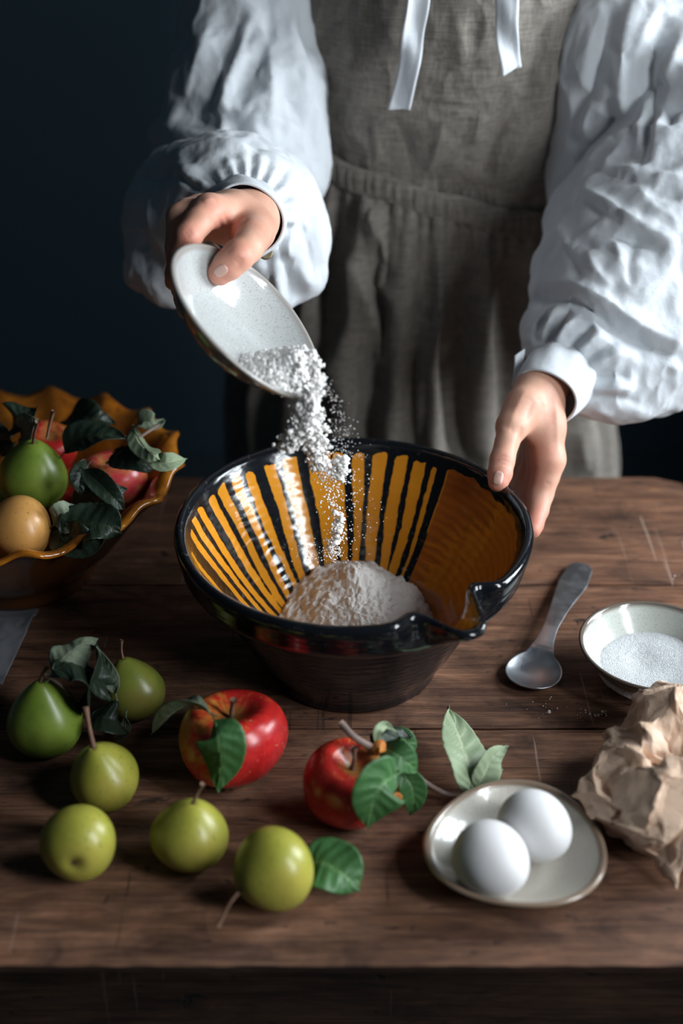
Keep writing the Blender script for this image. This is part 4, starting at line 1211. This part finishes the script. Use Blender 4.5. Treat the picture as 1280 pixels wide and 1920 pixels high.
# ---- the rest of the body
BX, BY = .10, 1.415            # middle of the trunk
def body_sdf(P):
    def E(x, y, z, rx, ry, rz): return ellipsoid(P, (x, y, z), (rx, ry, rz))
    d = E(BX, BY, .86, .158, .105, .13)
    d = smin(d, E(BX, BY, 1.06, .118, .078, .17), .06)
    d = smin(d, E(BX, BY + .008, 1.22, .128, .078, .14), .06)
    d = smin(d, rcone(P, (BX - .13, BY, 1.335), (BX + .13, BY, 1.335), .050, .050), .05)
    d = smin(d, rcone(P, (BX, BY, 1.33), (BX, BY - .035, 1.46), .056, .050), .04)
    # arms as far as the forearms inside the sleeves
    for s, el, wr_ in ((-1, C3(360, 330, 1.36), C3(452, 425, 1.215)), (1, C3(1268, 455, 1.36), C3(1092, 640, 1.250))):
        sh = np.array((BX + s * .160, BY, 1.335))
        d = smin(d, smin(rcone(P, sh, el, .044, .034), rcone(P, el, wr_, .034, .025), .02), .03)
    for s in (-1, 1):
        hip = (BX + s * .085, BY, .80); kn = (BX + s * .09, BY - .02, .45); an = (BX + s * .09, BY + .02, .085)
        d = smin(d, rcone(P, hip, kn, .085, .055), .03); d = smin(d, rcone(P, kn, an, .052, .034), .03)
        d = smin(d, rcone(P, (BX + s * .09, BY + .03, .035), (BX + s * .105, BY - .14, .024), .034, .024), .03)
    # the head, bent forward over the bowl
    hc = np.array((BX, BY - .075, 1.555))
    d = smin(d, ellipsoid(P, hc, (.074, .092, .105)), .03)
    d = smin(d, ellipsoid(P, hc + (0, -.040, -.055), (.052, .050, .060)), .03)
    d = smin(d, rcone(P, hc + (0, -.088, .010), hc + (0, -.112, -.025), .008, .012), .012)
    d = smin(d, ellipsoid(P, hc + (0, -.088, -.055), (.024, .010, .007)), .008)
    for s in (-1, 1):
        d = smin(d, ellipsoid(P, hc + (s * .076, .005, -.010), (.008, .018, .030)), .006)
        d = -smin(-d, ellipsoid(P, hc + (s * .031, -.092, .006), (.017, .012, .010)), .008)
        d = np.minimum(d, ellipsoid(P, hc + (s * .031, -.078, .004), (.013, .012, .010)))
    return d
BV, BF = surface_net(body_sdf, (-.30, 1.05, 0), (.48, 1.60, 1.70), .0075)
BV = relax(BV, BF, 1, .4)
VV = np.concatenate([BV, RV, LV]); FF = np.concatenate([BF, RF + len(BV), LF + len(BV) + len(RV)])
body = mesh_obj('body', VV, FF, M['skin'], person, True, loc=(.10, 1.40, 0))
red = np.zeros(len(VV))
for p, r, a in ((C3(412, 512, 1.03), .016, .55), (C3(446, 480, 1.025), .012, .45), (C3(350, 446, 1.03), .016, .55), (C3(329, 505, 1.05), .022, .5), (C3(420, 440, 1.07), .022, .6), (C3(385, 385, 1.055), .014, .35),
                (C3(934, 905, 1.135), .016, .6), (C3(941, 864, 1.14), .012, .35), (C3(1003, 975, 1.165), .020, .5), (C3(995, 885, 1.18), .018, .5), (C3(1030, 870, 1.17), .016, .3), (C3(985, 860, 1.20), .03, .6)):
    red = np.maximum(red, a * np.exp(-(np.linalg.norm(VV - p, axis=1) / r) ** 2))
set_attr(body, 'red', red)

def nail(px0, py0, px1, py1, w, name='nail'):
    """nail plate laid on the finger surface from its root (px0,py0) to its tip (px1,py1)"""
    bv = BVHTree.FromPolygons([tuple(v) for v in VV[len(BV):]], [tuple(int(i) for i in f) for f in (FF[len(BF):] - len(BV))])
    dx, dy = px1 - px0, py1 - py0; l = math.hypot(dx, dy); nx, ny = -dy / l, dx / l
    V = []; nu, nv = 15, 13
    for i in range(nu):
        for j in range(nv):
            u = i / (nu - 1); v = 2 * j / (nv - 1) - 1
            ww = w * (1 - .0 * u) * sqrt(max(0, 1 - (abs(2 * u - 1)) ** 3.2) * .96 + .04)
            x = px0 + dx * u + nx * v * ww; y = py0 + dy * u + ny * v * ww
            r = ray(x, y).normalized(); h = bv.ray_cast(CAM, r)
            if h[0] is None: h = (V[-1] if V else CAM + r, Vector((0, -1, 0)))
            e = max(abs(v), abs(2 * u - 1))
            V.append(Vector(h[0]) + Vector(h[1]) * (.0005 * (1 - e ** 6) - .0001))
    o = mesh_obj(name, [tuple(v) for v in V], grid_faces(nu, nv), M['nail'], body, True, loc=tuple(V[len(V) // 2])); solidify(o, .0004, -1)
    return o
nail(424, 500, 403, 516, 9.5)
nail(936, 884, 931, 909, 9.0)

# hair in a low knot
def hair_sdf(P):
    hc = np.array((BX, BY - .075, 1.555))
    d = ellipsoid(P, hc + (0, .018, .022), (.084, .094, .100))
    d = smin(d, ellipsoid(P, hc + (0, .105, -.02), (.042, .036, .038)), .015)
    cut = ellipsoid(P, hc + (0, -.085, -.035), (.078, .070, .095))
    return np.maximum(d, -cut)
M['hair'] = mat('brown_hair', (.07, .04, .025), rough=.5)
V, F = surface_net(hair_sdf, (BX - .11, BY - .20, 1.42), (BX + .11, BY + .10, 1.70), .005)
mesh_obj('hair', relax(V, F, 1), F, M['hair'], person, True, loc=(BX, BY - .05, 1.5))

# ---- blouse trunk
def blouse_sdf(P):
    d = ellipsoid(P, (BX, BY, 1.04), (.138, .096, .22))
    d = smin(d, ellipsoid(P, (BX, BY + .003, 1.24), (.155, .100, .16)), .05)
    d = smin(d, ellipsoid(P, (BX - .065, BY - .05, 1.25), (.060, .060, .060)), .05)
    d = smin(d, ellipsoid(P, (BX + .065, BY - .05, 1.25), (.060, .060, .060)), .05)
    d = smin(d, rcone(P, (BX - .13, BY, 1.34), (BX + .13, BY, 1.34), .062, .062), .05)
    d = smin(d, rcone(P, (BX, BY, 1.33), (BX, BY - .012, 1.405), .064, .060), .03)
    return np.maximum(d, P[..., 2] - 1.415)
V, F = surface_net(blouse_sdf, (BX - .24, BY - .19, .80), (BX + .24, BY + .16, 1.43), .005)
V = relax(V, F, 1); V = cloth_noise(V, F, 22, .006, 3, np.diag((1.6, 1, .5)))
mesh_obj('blouse', V, F, M['linen_white'], person, True, loc=(BX, BY, 1.2))

# ---- sleeves
def mk_sleeve(chains, k, lo, hi, strokes, noise, seed, h=.0024, extra=None):
    CH = [hand_pts(c) for c in chains]
    def f(P):
        d = None
        for c in CH:
            q = chain(P, c, .02); d = q if d is None else smin(d, q, k)
        return d
    V, F = surface_net(f, lo, hi, h); V = relax(V, F, 2, .5)
    V = cloth_noise(V, F, 15, noise, seed, np.diag((1.2, 1, .7)))
    V = cloth_noise(V, F, 48, noise * .22, seed + 9, np.diag((1, 1, .8)))
    V = sculpt(V, F, strokes)
    return V, F
def bounds(chains, pad=.02):
    a = [p for c in chains for p in hand_pts(c)]
    return np.min([p - r for p, r in a], 0) - pad, np.max([p + r for p, r in a], 0) + pad
mm = .001
# right arm (left in the picture): upper sleeve and the puff that gathers into the cuff
RS1 = [[(530, -420, 1.30, .078), (505, -200, 1.31, .072), (475, 30, 1.335, .060), (462, 170, 1.335, .070), (455, 260, 1.330, .074)],
       [(500, 150, 1.33, .045), (520, 290, 1.32, .042), (545, 330, 1.31, .032)],
       [(400, 260, 1.34, .035), (312, 262, 1.335, .013)]]
lo, hi = bounds(RS1)
st1 = [([(500, -10), (505, 60), (480, 130), (420, 190)], 11 * mm, -9 * mm), ([(455, 0), (430, 80), (395, 170), (355, 230)], 13 * mm, -10 * mm),
       ([(480, 10), (450, 90), (425, 150), (420, 200), (450, 230)], 9 * mm, 8 * mm), ([(400, 20), (375, 110), (345, 200)], 12 * mm, 7 * mm),
       ([(500, 50), (505, 120), (510, 180), (500, 240)], 9 * mm, 7 * mm), ([(480, 40), (462, 75), (460, 100)], 6 * mm, -7 * mm),
       ([(540, 30), (560, 90), (590, 160)], 10 * mm, 5 * mm), ([(410, 200), (440, 240), (420, 270)], 9 * mm, -8 * mm),
       ([(520, 150), (550, 200), (590, 260), (600, 300)], 14 * mm, -7 * mm), ([(300, 235), (350, 245), (400, 262)], 9 * mm, 6 * mm), ([(440, 215), (520, 225), (590, 250)], 8 * mm, 5 * mm),
       ([(565, 0), (570, 60), (580, 120)], 6 * mm, -5 * mm), ([(330, 215), (370, 225), (410, 235)], 8 * mm, -7 * mm)]
V, F = mk_sleeve(RS1, .03, lo, hi, st1, .009, 1, .0028)
usl = mesh_obj('sleeve', V, F, M['linen_white'], person, True, loc=tuple(C3(478, 60, 1.335)))
RS2 = [[(345, 320, 1.335, .034), (375, 400, 1.295, .064), (425, 410, 1.255, .072)],
       [(435, 390, 1.255, .056), (440, 385, 1.225, .056), (452, 392, 1.200, .046), (458, 402, 1.188, .031)],
       [(340, 300, 1.230, .012), (400, 330, 1.225, .028)],
       [(300, 420, 1.28, .026), (290, 500, 1.27, .024), (310, 550, 1.26, .014)],
       [(340, 430, 1.28, .045), (335, 510, 1.26, .032)],
       [(510, 385, 1.235, .042), (535, 450, 1.230, .036), (570, 520, 1.235, .020)],
       [(505, 470, 1.22, .030), (530, 550, 1.23, .016)]]
lo, hi = bounds(RS2)
def radial(cx, cy, angs, r0, r1, w, a):
    out = []
    for k, t in enumerate(angs):
        t = radians(t); out.append(([(cx + r0[0] * cos(t), cy - r0[1] * sin(t)), (cx + (r0[0] + r1) * .5 * cos(t), cy - (r0[1] + r1) * .5 * sin(t)), (cx + r1 * cos(t + .05), cy - r1 * sin(t + .05))], w, a, 2))
    return out
c0 = (458, 405)
st2 = radial(*c0, [150, 131, 112, 96, 80, 64, 46, 25, 5, -15], (52, 50), 125, 3.4 * mm, -7 * mm) \
    + radial(*c0, [140, 121, 104, 88, 72, 55, 36, 15, -5], (54, 52), 120, 4.5 * mm, 4.5 * mm) \
    + [([(325, 300), (345, 320), (375, 345), (405, 365)], 7 * mm, 7 * mm), ([(330, 335), (365, 360), (400, 375)], 6 * mm, 6 * mm), ([(330, 320), (350, 342), (380, 360)], 5 * mm, -6 * mm),
       ([(325, 290), (400, 270), (470, 275)], 9 * mm, 6 * mm), ([(255, 330), (300, 330), (340, 300)], 10 * mm, -9 * mm), ([(290, 340), (272, 400), (275, 470)], 9 * mm, -7 * mm),
       ([(300, 325), (285, 380), (290, 440)], 8 * mm, 6 * mm), ([(250, 420), (300, 450), (325, 500)], 14 * mm, 5 * mm),
       ([(480, 290), (540, 320), (585, 390)], 12 * mm, 4 * mm), ([(540, 380), (545, 430), (530, 480)], 6 * mm, 5 * mm), ([(560, 400), (580, 460), (590, 520)], 12 * mm, -5 * mm),
       ([(515, 350), (535, 360), (548, 380), (540, 400)], 4 * mm, 3 * mm), ([(505, 490), (520, 530), (530, 570)], 6 * mm, 6 * mm), ([(530, 480), (545, 530), (545, 570)], 7 * mm, -7 * mm),
       ([(560, 500), (580, 530), (600, 520)], 9 * mm, 5 * mm), ([(496, 470), (505, 500), (510, 540)], 4 * mm, -5 * mm), ([(520, 440), (528, 470), (530, 500)], 3.5 * mm, -4 * mm), ([(535, 455), (545, 490)], 4 * mm, 3 * mm)]
V, F = mk_sleeve(RS2, .013, lo, hi, st2, .007, 5)
mesh_obj('sleeve_puff', V, F, M['linen_white'], usl, True, loc=tuple(C3(430, 405, 1.245)))

# left arm (right in the picture)
LS1 = [[(1150, -420, 1.30, .075), (1165, -150, 1.31, .085), (1180, 100, 1.33, .080), (1160, 230, 1.345, .060), (1130, 330, 1.355, .045)],
       [(1200, 100, 1.32, .08), (1300, 200, 1.31, .09)],
       [(1110, 260, 1.35, .03), (1075, 340, 1.37, .022), (1060, 400, 1.375, .016)]]
lo, hi = bounds(LS1)
st3 = [([(1275, 125), (1200, 190), (1130, 255), (1085, 320), (1050, 380)], 9 * mm, -11 * mm), ([(1185, 0), (1170, 90), (1165, 170), (1172, 230)], 11 * mm, 9 * mm), ([(1150, 0), (1128, 90), (1110, 150), (1085, 230)], 9 * mm, -9 * mm), ([(1130, 10), (1105, 90), (1090, 170)], 7 * mm, 5 * mm),
       ([(1255, 30), (1225, 90), (1205, 170), (1195, 230)], 11 * mm, -11 * mm), ([(1240, 0), (1210, 60), (1190, 110)], 8 * mm, 5 * mm), ([(1105, 190), (1100, 240), (1112, 285)], 7 * mm, 8 * mm),
       ([(1140, 185), (1135, 230), (1125, 270)], 9 * mm, -8 * mm), ([(1165, 180), (1168, 220)], 6 * mm, 5 * mm), ([(1280, 60), (1255, 120), (1240, 160)], 9 * mm, 7 * mm), ([(1085, 270), (1075, 320), (1060, 370)], 8 * mm, 5 * mm)]
V, F = mk_sleeve(LS1, .03, lo, hi, st3, .008, 11, .0028)
usr = mesh_obj('sleeve', V, F, M['linen_white'], person, True, loc=tuple(C3(1180, 100, 1.33)))
LS2 = [[(1330, 280, 1.30, .078), (1290, 380, 1.30, .090), (1225, 470, 1.275, .084), (1158, 560, 1.250, .060), (1100, 640, 1.235, .039), (1066, 686, 1.226, .026)],
       [(1320, 225, 1.285, .055), (1230, 232, 1.290, .034), (1170, 290, 1.30, .026)],
       [(1175, 320, 1.31, .032), (1140, 420, 1.30, .054), (1080, 500, 1.28, .036), (1025, 545, 1.262, .015)],
       [(1290, 560, 1.28, .062), (1230, 650, 1.25, .049), (1160, 700, 1.235, .036), (1105, 730, 1.228, .022)],
       [(1180, 730, 1.24, .026), (1270, 700, 1.26, .030)],
       [(1080, 600, 1.25, .024), (1015, 615, 1.250, .013), (1010, 645, 1.238, .011)]]
lo, hi = bounds(LS2)
c0 = (1045, 712)
st4 = [([(1280, 245), (1200, 240), (1140, 268), (1090, 320)], 9 * mm, 6 * mm),
       ([(1230, 170), (1225, 210), (1212, 260), (1200, 300)], 4.5 * mm, -6 * mm), ([(1210, 185), (1205, 230), (1195, 275)], 4 * mm, 4 * mm), ([(1245, 180), (1240, 220), (1225, 270)], 4.5 * mm, 4 * mm), ([(1262, 190), (1255, 240)], 4 * mm, -5 * mm),
       ([(1150, 285), (1190, 290), (1205, 310)], 9 * mm, -6 * mm), ([(1110, 315), (1180, 335), (1230, 345)], 6 * mm, -5 * mm), ([(1085, 350), (1130, 375), (1190, 410), (1230, 430)], 6 * mm, 6 * mm), ([(1095, 375), (1130, 400), (1165, 425)], 6 * mm, -5 * mm),
       ([(1110, 430), (1180, 445), (1245, 470)], 5 * mm, -7 * mm), ([(1120, 410), (1200, 425), (1270, 455)], 7 * mm, 5 * mm), ([(1040, 420), (1070, 470), (1085, 510)], 7 * mm, 5 * mm), ([(1060, 460), (1080, 500), (1090, 530)], 5 * mm, -5 * mm),
       ([(1080, 455), (1130, 465), (1160, 480)], 4 * mm, -4 * mm), ([(1100, 470), (1120, 510), (1150, 540)], 5 * mm, 4 * mm), ([(1190, 440), (1180, 500), (1185, 540)], 5 * mm, -4 * mm), ([(1210, 360), (1280, 370)], 6 * mm, -5 * mm),
       ([(1225, 330), (1280, 330)], 6 * mm, 4 * mm), ([(1015, 530), (1080, 535), (1150, 575), (1220, 620), (1290, 650)], 9 * mm, 8 * mm),
       ([(1000, 555), (1060, 560), (1120, 590), (1180, 635), (1250, 665), (1290, 670)], 8 * mm, -12 * mm),
       ([(1045, 570), (1030, 610), (1015, 640)], 5 * mm, 7 * mm), ([(1025, 575), (1012, 620)], 4 * mm, -6 * mm), ([(1085, 590), (1060, 620), (1040, 650)], 5 * mm, 7 * mm), ([(1065, 580), (1045, 615), (1028, 645)], 4 * mm, -7 * mm),
       ([(1135, 615), (1110, 635), (1080, 660)], 6 * mm, 6 * mm), ([(1110, 610), (1085, 635), (1062, 660)], 4.5 * mm, -7 * mm), ([(1200, 660), (1150, 665), (1100, 690)], 7 * mm, 6 * mm), ([(1160, 640), (1120, 660), (1085, 680)], 4 * mm, -5 * mm),
       ([(1180, 700), (1135, 705), (1100, 712)], 6 * mm, -7 * mm), ([(1190, 730), (1150, 725), (1105, 728)], 7 * mm, 6 * mm), ([(1200, 755), (1150, 748), (1105, 745)], 5 * mm, -6 * mm), ([(1260, 690), (1230, 730), (1200, 770)], 12 * mm, -5 * mm), ([(1150, 775), (1115, 765)], 6 * mm, 5 * mm)]
V, F = mk_sleeve(LS2, .020, lo, hi, st4, .007, 17)
mesh_obj('sleeve_puff', V, F, M['linen_white'], usr, True, loc=tuple(C3(1215, 470, 1.275)))

# ---- cuffs
def cuff(c0, c1, r0, r1, ex, rot, name, parent, flare=0.0, seed=0, label=None):
    c0 = np.array(c0); c1 = np.array(c1); ax = Vector(c1 - c0).normalized()
    e1 = ax.cross(Vector((0, 0, 1))).normalized(); e2 = ax.cross(e1).normalized()
    V = []; n, m = 140, 13; L = np.linalg.norm(c1 - c0)
    for i in range(n):
        th = 2 * pi * i / n
        for j in range(m):
            s = j / (m - 1)
            if j < 13: t = j / 12; lay = 0
            else: t = 1 - (j - 12) / 3 * .25; lay = 1
            t = 1 - t                       # t=0 at the hand opening
            r = r1 + (r0 - r1) * (1 - t) + .0018 * sin(pi * min(1, t)) + .0010 * sin(9 * th + 4 * t + seed) * t + .0010 * sin(3 * th + seed)
            if t > .9: r -= .0012
            edge = .0015 * sin(2 * th + seed)
            p = Vector(c0) + ax * (L * t + edge * (1 - t)) + (e1 * cos(th + rot) * ex + e2 * sin(th + rot)) * r
            V.append(tuple(p))
    V = np.array(V)
    o = mesh_obj(name, V, grid_faces(n, m, True, False), M['linen_white'], parent, True, loc=tuple((c0 + c1) / 2))
    m_ = solidify(o, .0022, 0); b = o.modifiers.new('Bevel', 'BEVEL'); b.width = .0007; b.segments = 2; b.angle_limit = radians(40)
    return o
cuff(C3(461, 416, 1.126), C3(456, 408, 1.178), .0290, .0330, 1.0, 0, 'cuff', usl, seed=1)
cuff(C3(1018, 748, 1.188), C3(1056, 700, 1.224), .0270, .0300, 1.0, 0, 'cuff', usr, seed=2)
bp = C3(498, 474, 1.150)
V, F = lathe([(0, .0010), (.003, .0012), (.0050, .0020), (.0058, .0014), (.0060, 0), (.0055, -.0012), (0, -.0015)], 32)
nb = Vector((.1, -.75, .6)).normalized().to_track_quat('Z', 'Y').to_matrix()
mesh_obj('button', [tuple(Vector(bp) + nb @ Vector(v)) for v in V], F, M['button'], usl, True, loc=tuple(bp))
# loose corner of the open cuff at the left hand
def flap(name, P, mt, parent, nu=20, nv=14):
    P = [np.array(C3(*p)) for p in P]; G = []
    for i in range(nu):
        for j in range(nv):
            u, v = i / (nu - 1), j / (nv - 1); G.append((P[0] * (1 - u) + P[1] * u) * (1 - v) + (P[3] * (1 - u) + P[2] * u) * v)
    G = np.array(G); G += .002 * np.c_[fbm(G * 50, 2), fbm(G * 50 + 9, 2), fbm(G * 50 + 19, 2)]
    o = mesh_obj(name, G, grid_faces(nu, nv), mt, parent, True, loc=tuple(G.mean(0))); solidify(o, .0015); return o
flap('cuff_flap', [(984, 655, 1.210), (966, 668, 1.205), (958, 740, 1.205), (980, 700, 1.205)], M['linen_white'], usr)
flap('cuff_flap', [(1062, 745, 1.215), (1090, 738, 1.215), (1076, 775, 1.205), (1050, 800, 1.195)], M['linen_white'], usr)

# ---- apron
def waist_z(x): return 1.004 - .27 * (x - BX) - .25 * (x - BX) ** 2
def around(z, th, grow=0.0):
    """the dressed trunk's outline at height z: x, y for angle th (0 = facing the table)"""
    pass
def apron_xy(th, a, b, cy): return BX + a * sin(th), cy - b * cos(th)
nu, nv = 260, 150
G = []
for i in range(nu):
    th = -1.02 + 2.04 * i / (nu - 1)
    for j in range(nv):
        s = j / (nv - 1)
        a = .150 + .012 * s; b = .120 + .012 * s
        x, y = apron_xy(th, a, b, BY)
        z = waist_z(x) + (.30) * s
        y -= .012 * exp(-((s - .0) / .2) ** 2) * -1 + .020 * s * cos(th)
        G.append((x, y, z))
G = np.array(G); F = np.array(grid_faces(nu, nv))
if normals(G, F)[len(G) // 2] @ np.array(FWD) > 0: F = F[:, ::-1]
G = cloth_noise(G, F, 13, .008, 21, np.diag((1, 1, .8))); G = cloth_noise(G, F, 45, .0016, 31)
stb = [([(700, 230), (708, 290), (690, 320)], 8 * mm, 5 * mm), ([(740, 220), (760, 280), (770, 325)], 9 * mm, -6 * mm), ([(835, 220), (815, 290), (790, 330)], 9 * mm, 6 * mm), ([(1000, 220), (960, 290), (940, 350)], 9 * mm, 6 * mm),
       ([(980, 180), (930, 260), (905, 330)], 10 * mm, -6 * mm), ([(900, 200), (890, 270)], 9 * mm, 5 * mm), ([(770, 190), (850, 200), (920, 210)], 3 * mm, -2.5 * mm), ([(1030, 30), (1000, 120), (985, 200)], 8 * mm, -4 * mm), ([(1060, 20), (1035, 120), (1010, 200)], 9 * mm, 4 * mm),
       ([(640, 40), (660, 150)], 12 * mm, 4 * mm), ([(850, 30), (880, 120)], 12 * mm, 4 * mm)] + \
      [([(620 + 22 * k + random.uniform(-6, 6), 322 + 22 * k * .23 - 2), (622 + 22 * k, 322 + 22 * k * .23 - random.uniform(22, 45))], 2.6 * mm, (-2.6 if k % 2 else 2.2) * mm, 2) for k in range(18)]
G = sculpt(G, F, stb)
ap = mesh_obj('apron_bib', G, F, M['linen_grey'], person, True, loc=(BX, BY - .1, 1.15)); solidify(ap, .0015, -1)
# skirt, gathered all round
nu, nv = 520, 190; G = []
gr = [(random.uniform(0, 6), random.randint(8, 26), random.uniform(.3, 1)) for _ in range(9)]
for i in range(nu):
    th = 2 * pi * i / nu
    g1 = sum(w * sin(k * th + p) for p, k, w in gr) / 5
    pl = sin(21 * th + 1.3 * sin(3 * th + .8) + .5); pl = (abs(pl) ** .7) * (1 if pl > 0 else -1); pw = .65 + .35 * sin(4 * th + 2)
    g2 = sin(64 * th + 3 * sin(5 * th))
    for j in range(nv):
        s = (j / (nv - 1)) ** 1.25
        a = .150 + .050 * min(1, s * 3.0) + .03 * s; b = .112 + .030 * min(1, s * 3) + .05 * s
        x, y = apron_xy(th, a, b, BY)
        d = .018 * g1 * min(1, s * 5 + .05) + .0125 * pl * pw * min(1, s * 7 + .12) + .0022 * g2 * exp(-s * 16)
        x += d * sin(th); y -= d * cos(th)
        z = waist_z(x) - .010 - (.80) * s
        G.append((x, y, z))
G = np.array(G); F = np.array(grid_faces(nu, nv, True, False))
if normals(G, F)[nv // 2] @ np.array(FWD) > 0: F = F[:, ::-1]
G = cloth_noise(G, F, 18, .007, 51, np.diag((1.3, 1, .35)))
stk = [([(690, 370), (705, 440), (738, 570)], 10 * mm, 18 * mm), ([(655, 480), (690, 600), (722, 690)], 11 * mm, 16 * mm), ([(905, 405), (893, 470), (885, 620)], 11 * mm, 16 * mm), ([(948, 410), (925, 480), (905, 600)], 9 * mm, 9 * mm),
       ([(632, 360), (628, 450), (600, 700)], 10 * mm, -20 * mm), ([(672, 372), (662, 420), (655, 450)], 5 * mm, -12 * mm), ([(790, 390), (778, 560), (745, 760)], 16 * mm, -20 * mm), ([(960, 480), (965, 650), (975, 860)], 16 * mm, -21 * mm),
       ([(855, 420), (845, 560), (850, 860)], 16 * mm, -20 * mm), ([(735, 372), (750, 420)], 4 * mm, -8 * mm), ([(816, 385), (812, 450)], 8 * mm, 9 * mm), ([(620, 620), (650, 800)], 15 * mm, 14 * mm), ([(800, 600), (790, 850)], 15 * mm, 10 * mm), ([(905, 650), (895, 860)], 15 * mm, 14 * mm), ([(1090, 800), (1100, 890)], 16 * mm, 12 * mm)]
G = sculpt(G, F, stk)
o = mesh_obj('apron_skirt', G, F, M['linen_grey'], person, True, loc=(BX, BY, .9)); solidify(o, .0015, -1)
# waistband
nu, nv = 420, 22; G = []
for i in range(nu):
    th = 2 * pi * i / nu
    rip = .0010 * sin(150 * th + 2 * sin(7 * th)) + .0010 * sin(97 * th)
    for j in range(nv):
        s = j / (nv - 1); q = sin(pi * s)
        a = .1535 + .0025 * q ** .4 + rip * q + .0012 * sin(6 * th); b = .1225 - .012 + .0025 * q ** .4 + rip * q + .0
        x, y = apron_xy(th, a, b, BY - .001)
        G.append((x, y, waist_z(x) - .012 + .026 * s + .0015 * sin(13 * th)))
G = np.array(G)
o = mesh_obj('waistband', G, grid_faces(nu, nv, True, False), M['linen_grey'], person, True, loc=(BX, BY, 1.02)); solidify(o, .003)
# white ties hanging on the bib
def ribbon(P, w, name, seed, tilt):
    mid = smooth_curve([tuple(C3(*p)) for p in P], 70); G = []; nv = 11; ph = seed
    for i in range(70):
        s = i / 69; t_ = Vector(mid[min(i + 1, 69)] - mid[max(i - 1, 0)]).normalized()
        sd = t_.cross(Vector((tilt * sin(5 * s + ph), -1, .2))).normalized(); nn = sd.cross(t_)
        for j in range(nv):
            v = 2 * j / (nv - 1) - 1
            G.append(tuple(Vector(mid[i]) + sd * (v * w / 2) + nn * (.0016 * sin(s * 11 + v * 2 + ph) + .0018 * v * v * sin(4 * s + ph)) + nn * (.0010 if abs(v) > .75 else 0) + t_ * (.003 * v if i == 69 else 0)))
    o = mesh_obj(name, G, grid_faces(70, nv), M['linen_white'], person, True, loc=tuple(mid[35])); solidify(o, .0016); return o
ribbon([(792, -170, 1.195), (785, -20, 1.205), (774, 60, 1.222), (768, 120, 1.232), (748, 205, 1.246)], .0190, 'ribbon_tie', .5, .35)
ribbon([(945, -170, 1.195), (950, -20, 1.205), (950, 60, 1.222), (958, 132, 1.236)], .0195, 'ribbon_tie', 2.6, .35)
# straps over the shoulders
for s in (-1, 1):
    P = [(BX + s * .085, BY - .150, 1.30), (BX + s * .085, BY - .105, 1.375), (BX + s * .08, BY, 1.410), (BX + s * .07, BY + .10, 1.32), (BX + s * .04, BY + .120, 1.10)]
    mid = smooth_curve(P, 40); G = []
    for i in range(40):
        for j in range(5): G.append((mid[i][0] + (j - 2) * .009, mid[i][1], mid[i][2]))
    o = mesh_obj('apron_strap', G, grid_faces(40, 5), M['linen_grey'], person, True, loc=P[2]); solidify(o, .002)
